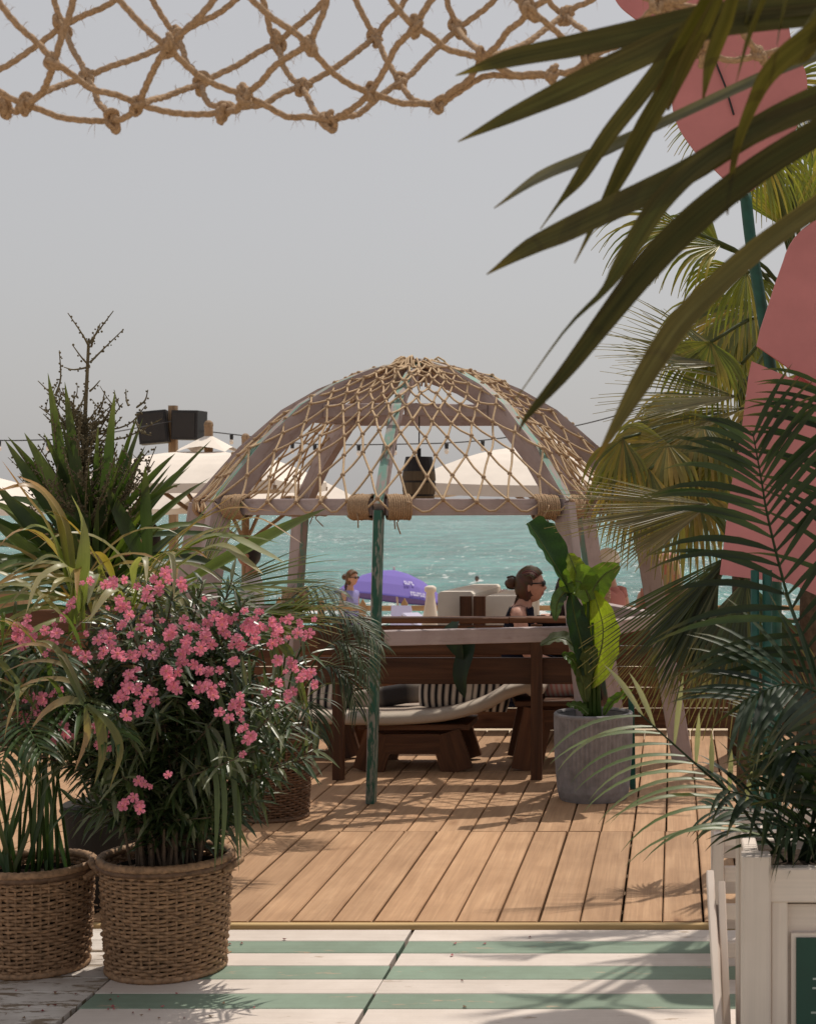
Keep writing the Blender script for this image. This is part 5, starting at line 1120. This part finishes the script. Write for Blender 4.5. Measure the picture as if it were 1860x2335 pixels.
# ------------------------------------------------------------------ giant pink petals on green poles
pk = empty('pink_petal_sculpture', (P(1735, 1700, 5.95).x, 5.95, 0), 'giant pink painted flower of flat petals on a green pole', 'sculpture')
def petal(pts, d, name='petal', th=.018, lab=None, crease=None, tilt=0):
    o = catmull([P(x, y_, d + tilt * (x - 1700) / 160) for x, y_ in pts] , len(pts) * 1) if False else [P(x, y_, d + tilt * (x - 1700) / 160) for x, y_ in pts]
    q = MB(); q.plate(o, th); r_ = q.build(name, M['pink'], pk)
    if lab: r_['label'] = lab
def smooth_poly(pts, n=40):
    v = catmull([Vector((x, y_, 0)) for x, y_ in pts + pts[:1]], n); return [(p.x, p.y) for p in v[:-1]]
petal(smooth_poly([(1375, -160), (1398, -10), (1460, 55), (1522, 130), (1535, 260), (1575, 335), (1625, 385), (1700, 440), (1765, 370), (1822, 275), (1838, 180), (1800, 80), (1790, -60), (1700, -200), (1520, -240)], 150), 5.95)
q = MB(); q.tube([P(1630, 140, 5.935), P(1652, 195, 5.93), P(1672, 262, 5.935)], .004, 5); q.build('petal_crease', M['black'], pk)
petal([(1724, 789), (1732, 752), (1749, 701), (1766, 648), (1785, 595), (1791, 576), (1799, 559), (1810, 542), (1828, 523), (1851, 506), (1990, 440), (2010, 900), (1860, 884)], 5.9, tilt=.03)
petal([(1713, 824), (1799, 861), (1860, 893), (2000, 950), (2000, 1420), (1800, 1330), (1640, 1310), (1648, 1254), (1661, 1138), (1690, 980), (1706, 855)], 5.88, tilt=-.03)
petal([(1800, 868), (1815, 856), (1990, 930), (1990, 960)], 5.97, th=.012)
q = MB(); q.tube(catmull([P(1698, 440, 6.05), P(1712, 560, 6.05), P(1735, 700, 6.05), P(1757, 850, 6.05), P(1770, 1000, 6.05), P(1768, 1300, 6.05), Vector((P(1768, 1700, 6.05).x, 6.05, 0))], 30), .023, 10); q.build('pole', M['stalk'], pk, smooth=True)
for (x, r_) in ((1720, .016), (1748, .018)):
    q = MB(); a = P(x, 1300, 5.75); q.tube([a, Vector((a.x, 5.75, 0))], r_, 10)
    for z_ in (.22, .52, .8): q.tube([Vector((a.x, 5.75, z_ - .006)), Vector((a.x, 5.75, z_ + .006))], r_ * 1.12, 10)
    q.build('support', M['stalk'], pk, smooth=True)

# ------------------------------------------------------------------ white planter with its palm, sign
WX0 = (1690 - CX) / F * 4.1; PZ0 = -.013
wp = empty('white_planter', (WX0 + .35, 4.3, PZ0), 'white painted wooden planter box at the lower right with green sign', 'planter')
def wb(nm, c, s_, bev=.004, mat='white'): q = MB(); q.box(c, s_, bev=bev); return q.build(nm, M[mat], wp)
ZT = H - (1955 - CY) / F * 4.1; zc = (PZ0 + ZT) / 2; hh = ZT - PZ0
for x in (WX0 + .038, WX0 + .66):
    for y_ in (4.138, 4.48): wb('post', (x, y_, zc), (.076, .076, hh), .006)
ZR = H - (1975 - CY) / F * 4.14
wb('rail', (WX0 + .349, 4.135, ZR - .045), (.545, .04, .09)); wb('rail', (WX0 + .349, 4.135, .06), (.545, .04, .09)); wb('rail', (WX0 + .349, 4.49, ZR - .045), (.545, .04, .09)); wb('rail', (WX0 + .03, 4.309, ZR - .02), (.04, .262, .09)); wb('rail', (WX0 + .668, 4.309, ZR - .02), (.04, .262, .09))
wb('stile', (WX0 + .0985, 4.137, (ZR + .06) / 2 - .02), (.044, .034, ZR - .20)); wb('stile', (WX0 + .599, 4.137, (ZR + .06) / 2 - .02), (.044, .034, ZR - .20))
wb('panel', (WX0 + .349, 4.15, (ZR + .06) / 2 - .03), (.455, .016, ZR - .20), .0); wb('side_panel', (WX0 + .042, 4.309, ZR / 2), (.016, .262, ZR - .06), 0); wb('side_panel', (WX0 + .656, 4.309, ZR / 2), (.016, .262, ZR - .06), 0); wb('back_panel', (WX0 + .349, 4.47, ZR / 2), (.54, .016, ZR - .06), 0)
q = MB(); q.box((WX0 + .349, 4.31, ZR - .035), (.56, .29, .02)); q.build('soil', M['soil'], wp)
sx0 = (1813 - CX) / F * 4.135; sz = H - (2135 - CY) / F * 4.135
sg = empty('menu_sign', (sx0 + .11, 4.13, sz - .3), 'dark green sign with pale lettering fixed on the white planter', 'sign')
q = MB(); q.box((sx0 + .12, 4.131, sz - .20), (.265, .012, .42), mat if False else 0); q.build('backing', M['white'], sg)
q = MB(); q.box((sx0 + .12, 4.122, sz - .20), (.24, .008, .40)); q.build('board', M['sign'], sg)
for i, (x, y_) in enumerate([(1850, 2232), (1849, 2253), (1846, 2309)]):
    q = MB(); x0_ = (x - CX) / F * 4.117
    for k in range(9): q.box((x0_ + .009 + .0185 * k, 4.117, H - (y_ - CY) / F * 4.117), (.0135, .002, .005))
    q.build('lettering', M['signtext'], sg)
# white slatted crate and leaning board beside the planter
wc = empty('white_crate', (P(1650, 2000, 5.2).x, 5.25, PZ0), 'white slatted wooden crate behind the white planter', 'crate')
cx0 = (1626 - CX) / F * 5.0
def cb(nm, c, s_, mat='white'): q = MB(); q.box(c, s_, bev=.003); q.build(nm, M[mat], wc)
for x in (cx0 + .016, cx0 + .50):
    for y_ in (5.02, 5.36): cb('post', (x, y_, .21), (.032, .05, .48))
for z_ in (.435, .32, .20, .08):
    cb('slat', (cx0 + .258, 5.02, z_), (.448, .02, .05)); cb('slat', (cx0 + .258, 5.36, z_), (.448, .02, .05)); cb('slat', (cx0 + .50, 5.19, z_), (.018, .286, .05)); cb('slat', (cx0 + .016, 5.19, z_), (.018, .286, .05))
lb = empty('leaning_trestle', (P(1630, 2200, 4.6).x, 4.5, PZ0), 'white wooden trestle leg leaning against the left of the planter', 'trestle')
def tb(nm, a, c, w, h_): q = MB(); q.beam(a, c, w, h_, up=(1, 0, 0), bev=.003); q.build(nm, M['white'], lb)
tb('leg', Vector((.108, 4.72, .385)), Vector((.128, 4.30, PZ0)), .06, .022); tb('leg', Vector((.140, 4.66, .375)), Vector((.150, 4.42, PZ0)), .055, .022)
tb('brace', Vector((.124, 4.66, .30)), Vector((.124, 4.40, .07)), .05, .018)

dp = empty('dark_feather_palm', (WX0 + .36, 4.31, ZR - .08), 'dark green feather palm growing in the white planter at the right', 'palm'); random.seed(77)
DK = [(.020, .036, .018), (.027, .046, .022), (.034, .055, .025), (.015, .028, .015)]; LIT = [(.20, .23, .13), (.15, .19, .10), (.24, .26, .17), (.11, .15, .07)]
fr1 = [P(1800, 1960, 4.32), P(1868, 1700, 4.25), P(1862, 1545, 4.2), P(1800, 1377, 4.18), P(1753, 1196, 4.15), P(1734, 1090, 4.12), P(1715, 985, 4.1)]
frond(dp, fr1, 24, lambda t: .38 * (.55 + .6 * math.sin(math.pi * min(1, t * .95))) * (1 if t < .85 else .8), .0080, .6, DK, (.3, -1, .45), (78, 38), rr=.007, start=.30, vee=.05, rcol=(.03, .05, .025))
fr2 = [P(1790, 1965, 4.3), P(1738, 1905, 4.26), P(1669, 1817, 4.22), P(1604, 1759, 4.18), P(1527, 1690, 4.15), P(1455, 1625, 4.12)]
rp2 = catmull(fr2, 40); q = MB(); q.c = (.03, .045, .025); q.tube(rp2, [.006 - .0001 * i for i in range(41)], 6); fo2 = q.build('frond', M['leaft'], dp, smooth=True)
for i in range(13):                                     # long leaflets arching to the left, sunlight put into their pale colour
    t = .20 + .78 * i / 12; p = rp2[int(t * 40)]; pts = leafpath(p, (-1, random.uniform(-.25, .05), .30 - .22 * t + random.uniform(-.08, .08)), (.40 - .10 * t) * random.uniform(.9, 1.08), random.uniform(.85, 1.2), 9); c = random.choice(LIT)
    b = MB(); b.blade(pts, [.0085 * v for v in wprof(9, .35, .35)], Vector((-.1, -.45, 1)), .3, [c] * 10); b.build('leaflet', M['leaf'], fo2, smooth=True, org=p)
for (t, dx, L) in ((.98, -.55, .17), (.90, -.35, .16), (.78, .10, .19), (.66, .05, .14), (.55, .0, .12), (.44, .05, .12), (.34, .15, .12)):
    p = rp2[int(t * 40)]; pts = leafpath(p, (dx, -.05, 1), L, .45, 7); b = MB(); b.blade(pts, [.0075 * v for v in wprof(7, .4, .5)], Vector((.3, -1, .2)), .3, [(.36, .35, .29)] * 8); b.build('leaflet', M['leaf'], fo2, smooth=True, org=p)
fr4 = [P(1840, 1960, 4.3), P(1900, 1750, 4.2), P(1880, 1600, 4.1), P(1790, 1560, 4.05), P(1690, 1600, 4.0)]
frond(dp, fr4, 20, lambda t: .30 * (.6 + .5 * math.sin(math.pi * t)), .0075, .5, DK, (0, -.8, .8), (70, 40), rr=.006, start=.30, vee=.1, rcol=(.03, .05, .025))
fr5 = [P(1820, 1965, 4.33), P(1860, 1850, 4.28), P(1880, 1760, 4.22), P(1850, 1700, 4.2), P(1770, 1690, 4.15)]
frond(dp, fr5, 16, lambda t: .27 * (.6 + .5 * math.sin(math.pi * t)), .008, .5, DK, (0, -.8, .8), (75, 45), rr=.006, start=.25, vee=.05, rcol=(.03, .05, .025))
fr6 = [P(1850, 1960, 4.4), P(1930, 1500, 4.45), P(1960, 1200, 4.5), P(1930, 1000, 4.5), P(1870, 870, 4.5)]
frond(dp, fr6, 20, lambda t: .32 * (.55 + .6 * math.sin(math.pi * t)), .0068, .5, DK, (-.3, -1, .3), (70, 35), rr=.007, start=.35, vee=.1, rcol=(.03, .05, .025))

for pth, n, L, w in [([(1800, 1965, 4.3), (1790, 1890, 4.25), (1740, 1830, 4.2), (1650, 1800, 4.15)], 12, .22, .008), ([(1830, 1965, 4.32), (1850, 1880, 4.3), (1850, 1800, 4.3), (1800, 1740, 4.25)], 12, .24, .008), ([(1850, 1965, 4.3), (1900, 1890, 4.25), (1900, 1800, 4.2), (1850, 1750, 4.1)], 12, .26, .008), ([(1780, 1965, 4.35), (1760, 1900, 4.4), (1700, 1850, 4.45), (1620, 1850, 4.5)], 10, .18, .007), ([(1840, 1965, 4.25), (1850, 1920, 4.2), (1830, 1890, 4.15), (1780, 1890, 4.1)], 10, .18, .007)]:
    frond(dp, [P(*p) for p in pth], n, lambda t, L=L: L * (.6 + .5 * math.sin(math.pi * t)), w, .7, DK, (0, -.6, .9), (70, 40), rr=.006, start=.15, vee=.2, rcol=(.03, .05, .025))

# ------------------------------------------------------------------ rope net hanging at the top
nt_ = empty('rope_net', P(600, 235, 3.05), 'brown jute rope net hanging in a swag across the top of the picture', 'rope net'); rk = random.Random(13)
N1 = lambda x, y_: (x * .5416, y_ * .5416); N2 = lambda x, y_: (930 + x * .5416, y_ * .5416)
DF, DM, DB = 2.92, 3.06, 3.26
K = {}
for nm, fn, x, y_, d_ in [('b0', N1, 110, 440, DM), ('b1', N1, 480, 508, DM), ('b2', N1, 585, 440, DM - .04), ('b3', N1, 945, 472, DM), ('b4', N1, 1025, 400, DM - .05), ('b5', N1, 1380, 512, DM), ('b6', N1, 1560, 390, DM - .05), ('f0', N1, 230, 262, DF), ('f1', N1, 705, 195, DF), ('f2', N1, 1300, 190, DF), ('f3', N2, 30, 110, DF), ('f4', N2, 515, 45, DF),
    ('k0', N1, 265, 110, DB), ('k1', N1, 365, 325, DB - .08), ('k2', N1, 740, 150, DB), ('k3', N1, 850, 355, DB - .08), ('k4', N1, 1165, 180, DB), ('k5', N1, 1270, 365, DB - .08), ('k6', N1, 1580, 155, DB), ('k7', N1, 1680, 345, DB - .08), ('k8', N2, 210, 120, DB), ('k9', N2, 660, 60, DB), ('n2', N2, 135, 440, DM), ('n4', N2, 310, 245, DM - .03), ('n5', N2, 610, 315, DM), ('n6', N2, 760, 245, DM), ('n7', N2, 1050, 15, DF), ('n8', N2, 1240, 235, DM), ('n9', N2, 1480, 235, DM), ('m1', N1, 20, 450, DM + .02)]:
    K[nm] = P(*fn(x, y_), d_)
def end(fn, x, y_, d_): return P(*fn(x, y_), d_)
ED = [('f0', None, N1, -60, -90, DF), ('f0', None, N1, 380, -180, DF), ('f0', 'b0'), ('f0', 'b2', N1, 390, 375), ('b0', 'b1', N1, 260, 495), ('b2', 'b1'), ('b2', 'f1', N1, 635, 320), ('f1', None, N1, 440, -60, DF), ('f1', None, N1, 960, -110, DF), ('f1', 'b4'), ('b4', 'b3'), ('b4', 'b5', N1, 1210, 492), ('b2', 'b3', N1, 780, 480), ('b4', 'f2', N1, 1150, 285), ('f2', None, N1, 980, -80, DF), ('f2', None, N1, 1420, -180, DF), ('f2', 'b6'), ('b6', 'b5'), ('b6', 'n2', N1, 1690, 435), ('b6', 'f3', N1, 1665, 200), ('b0', None, N1, -120, 260, DM), ('b0', 'm1'), ('m1', None, N1, -150, 470, DM),
    ('k0', None, N1, 190, -110, DB), ('k0', None, N1, 600, -90, DB), ('k0', None, N1, -160, 390, DB), ('k0', 'k1', N1, 310, 215), ('k1', 'k2', N1, 560, 250), ('k1', 'b0', N1, 230, 370), ('k1', 'b1', N1, 415, 430), ('k2', None, N1, 610, -110, DB), ('k2', None, N1, 1100, -90, DB), ('k2', 'k3', N1, 785, 260), ('k3', 'b2', N1, 690, 410), ('k3', 'b3'), ('k3', 'k4', N1, 1000, 275), ('k4', None, N1, 1080, -110, DB), ('k4', None, N1, 1480, -140, DB), ('k4', 'k5', N1, 1195, 280), ('k5', 'b3', N1, 1110, 440), ('k5', 'b5'), ('k5', 'k6', N1, 1440, 265), ('k6', None, N1, 1430, -120, DB), ('k6', None, N1, 1790, -110, DB), ('k6', 'k7', N1, 1620, 240), ('k7', 'b5', N1, 1510, 480), ('k7', 'n2', N1, 1740, 420), ('k7', 'k8', N1, 1770, 270),
    ('f3', None, N2, 150, -110, DF), ('f3', None, N2, -100, -60, DF), ('f3', 'n4', N2, 160, 205), ('n2', 'n4', N2, 240, 350), ('n2', 'n5', N2, 330, 320), ('f4', None, N2, 390, -90, DF), ('f4', None, N2, 640, -100, DF), ('f4', 'n4', N2, 420, 130), ('f4', 'n6', N2, 620, 130), ('k8', None, N2, 130, -110, DB), ('k8', None, N2, 460, -110, DB), ('k8', 'n4', N2, 270, 190), ('k9', None, N2, 540, -90, DB), ('k9', None, N2, 850, -90, DB), ('k9', 'n4', N2, 500, 180), ('k9', 'n6', N2, 745, 130), ('n4', 'n5', N2, 450, 315), ('n5', 'n6'), ('n6', 'n7', N2, 900, 180), ('n6', 'n8', N2, 1000, 250), ('n8', 'n9', N2, 1360, 255), ('n9', None, N2, 1800, 120, DM), ('n7', None, N2, 900, -90, DF), ('n7', None, N2, 1250, -60, DF), ('n7', 'n8', N2, 1150, 140), ('n8', 'n7', N2, 1290, 120), ('n9', 'n7', N2, 1330, 60)]
fz = MB()
for ed in ED:
    a = K[ed[0]]
    if ed[1]:
        c = K[ed[1]]; m_ = end(ed[2], ed[3], ed[4], (a.y + c.y) / 2) if len(ed) > 2 else (a + c) / 2 + Vector((rk.uniform(-.01, .01), 0, -.012))
    else:
        c = end(ed[2], ed[3], ed[4], ed[5] - .02); m_ = (a + c) / 2 + Vector((rk.uniform(-.006, .006), 0, -.01))
    w_ = .004; pts0 = catmull([a, a.lerp(m_, .5) + Vector((rk.uniform(-w_, w_), rk.uniform(-w_, w_), rk.uniform(-w_, w_))), m_, m_.lerp(c, .5) + Vector((rk.uniform(-w_, w_), rk.uniform(-w_, w_), rk.uniform(-w_, w_))), c], 12); L = (c - a).length; pts = catmull(pts0, max(14, int(L / .0055)))
    q = MB(); q.tube(pts, .0057, 12, lobes=3, pitch=.065, amp=.18); q.build('rope_strand', M['rope'], nt_, smooth=True)
    for k in range(int(L / .009)):
        p = pts[rk.randrange(len(pts))]; d_ = Vector((rk.uniform(-1, 1), rk.uniform(-.6, .6), rk.uniform(-1, 1))).normalized(); l_ = rk.uniform(.008, .024); s_ = d_.orthogonal() * .00035
        m2 = p + d_ * (.006 + l_ * .5); e2 = p + d_ * (.006 + l_) + Vector((0, 0, -l_ * .35)); i0, i1, i2, i3, i4 = (fz.vert(v) for v in (p + s_, p - s_, m2 - s_, m2 + s_, e2)); fz.face((i0, i1, i2, i3)); fz.face((i3, i2, i4))
def knot_mesh(seed):
    r_ = random.Random(seed); q = MB()
    for i in range(5):
        nx = Vector((r_.uniform(-1, 1), r_.uniform(-1, 1), r_.uniform(-.5, .5))).normalized(); x = nx.orthogonal().normalized(); y_ = nx.cross(x); off = Vector((r_.uniform(-.006, .006),) * 1 + (r_.uniform(-.005, .005), (i - 2) * .0068)); rr = r_.uniform(.0105, .0135)
        q.tube([off + (x * math.cos(a) + y_ * math.sin(a)) * rr for a in [2 * math.pi * k / 22 for k in range(22)]], .0068, 8, closed=True, lobes=3, pitch=.07, amp=.14)
    o = q.build('knot', M['rope'], smooth=True); me = o.data; bpy.data.objects.remove(o); return me
KM = [knot_mesh(k) for k in range(4)]
for i, (nm, p) in enumerate(K.items()): inst('knot', KM[i % 4], nt_, p, (rk.uniform(-.5, .5), rk.uniform(-.8, .8), rk.uniform(0, 6.28)), rk.uniform(.72, .9))
fz.build('fibres', M['rope'], nt_, kind='stuff')

# ------------------------------------------------------------------ near fan palm leaf, top right
np_ = empty('near_palm_leaf', P(2050, 250, 2.3), 'large dark fan palm leaf hanging close in the upper right corner', 'palm leaf')
def nblade(pts, ws, c=(.056, .055, .022), tipc=None, nrm=(0.1, -1, .12), d0=2.2, d1=2.1, fold=.16, pale=False):
    m = 26; tot = len(pts) - 1; pp = catmull([P(x, y_, d0 + (d1 - d0) * i / tot) for i, (x, y_) in enumerate(pts)], m); wz = [max(.0008, lerpl([S(w, 2.1) for w in ws], i / m)) for i in range(m + 1)]
    q = MB(); tc = tipc or (.16, .12, .03); cl = []; ec = []
    for i in range(m + 1):
        t = i / m; k = max(0, 1 - t / .13); cl.append(tuple(a * (1 - k) + b_ * k for a, b_ in zip(c, tc))); ec.append(tuple(a * (1 - max(k, .25)) + b_ * max(k, .25) for a, b_ in zip(c, (.13, .09, .03))))
    q.blade(pp, wz, Vector(nrm), fold, cl, ec); q.build('leaf_blade', M['leaft'], np_, smooth=True)
G2 = lambda x, y_: (930 + x * .5416, y_ * .5416); G3 = lambda x, y_: (1060 + x * .466, 400 + y_ * .466)
nblade([G2(200, 318), G2(420, 250), G2(700, 195), G2(1000, 130), G2(1300, 65), G2(1750, 10)], [1, 23, 29, 31, 30, 27], tipc=(.34, .27, .06), d0=2.25)
nblade([G2(210, 597), G2(430, 490), G2(700, 365), G2(950, 245), G2(1250, 120), G2(1750, 60)], [1, 18, 31, 33, 30, 27], tipc=(.20, .15, .04), d0=2.22)
nblade([G2(362, 877), G2(560, 745), G2(800, 645), G2(1100, 505), G2(1480, 330), G2(1760, 215)], [1, 14, 17, 13, 14, 16], c=(.14, .14, .115), d0=2.2, d1=2.4, fold=.5)
nblade([G2(556, 965), G2(640, 850), G2(725, 745), G2(850, 560), G2(1000, 370), G2(1150, 160), G2(1300, -40)], [1, 5, 17, 20, 21, 18, 15], d0=2.3, d1=2.08)
nblade([G2(700, 1108), G2(790, 930), G2(900, 720), G2(1000, 530), G2(1085, 380), G2(1200, 150), G2(1300, -60)], [1, 8, 21, 24, 23, 20, 15], d0=2.3, d1=2.08)
nblade([(1109, 626), (1200, 568), (1285, 528), (1386, 480), (1479, 437), (1580, 385), (1720, 300), (1880, 235)], [1, 20, 28, 30, 31, 30, 28, 26], c=(.060, .060, .030), d0=2.22)
nblade([(1172, 915), (1290, 750), (1372, 668), (1410, 612), (1456, 535), (1510, 455), (1600, 370), (1760, 270), (1900, 200)], [1, 3, 8, 19, 24, 25, 25, 25, 24], c=(.045, .05, .022), d0=2.2)
nblade([(1182, 984), (1205, 945), (1293, 843), (1386, 722), (1479, 605), (1573, 510), (1666, 432), (1760, 365), (1900, 280)], [1, 7, 18, 26, 34, 35, 33, 32, 31], c=(.040, .043, .018), tipc=(.05, .025, .02), d0=2.2)
nblade([(1358, 1050), (1395, 985), (1450, 890), (1493, 819), (1545, 742), (1619, 664), (1712, 580), (1806, 510), (1900, 445)], [1, 11, 23, 28, 29, 27, 26, 24, 24], c=(.075, .068, .035), tipc=(.22, .12, .03), d0=2.2, fold=.35)
tb_ = (.06, .028, .012)
for pts, ws in [([G2(1045, 385), G2(1120, 230), G2(1200, 90), G2(1280, -60)], [2, 15, 17, 14]), ([G2(1092, 465), G2(1150, 300), G2(1240, 110), G2(1310, -40)], [3, 17, 19, 15]), ([G2(1240, 415), G2(1268, 260), G2(1325, 90), G2(1370, -60)], [3, 18, 22, 18]), ([G2(1402, 118), G2(1430, 20), G2(1450, -90)], [12, 24, 20]), ([G2(1550, 185), G2(1565, 80), G2(1590, -60)], [8, 16, 14]), ([G2(1380, 345), G2(1425, 170), G2(1500, -30)], [1, 8, 9]), ([G2(1342, 905), G2(1372, 660), G2(1440, 450), G2(1540, 280), G2(1760, 110)], [2, 9, 15, 22, 30]), ([G2(1590, 235), G2(1660, 120), G2(1760, -20)], [4, 14, 14]), ([G2(1560, 290), G2(1640, 210), G2(1780, 140)], [6, 30, 36])]:
    nblade(pts, ws, c=(.085, .08, .02), tipc=tb_, d0=2.15, d1=1.98, fold=.3, nrm=(.35, -.9, .0))
q = MB(); q.c = (.05, .055, .02); hub = P(2050, 150, 2.35); q.tube(catmull([hub, hub + Vector((.25, .15, -.25)), hub + Vector((.6, .3, -.9))], 8), .014, 8); q.build('leaf_stalk', M['leaft'], np_, smooth=True)
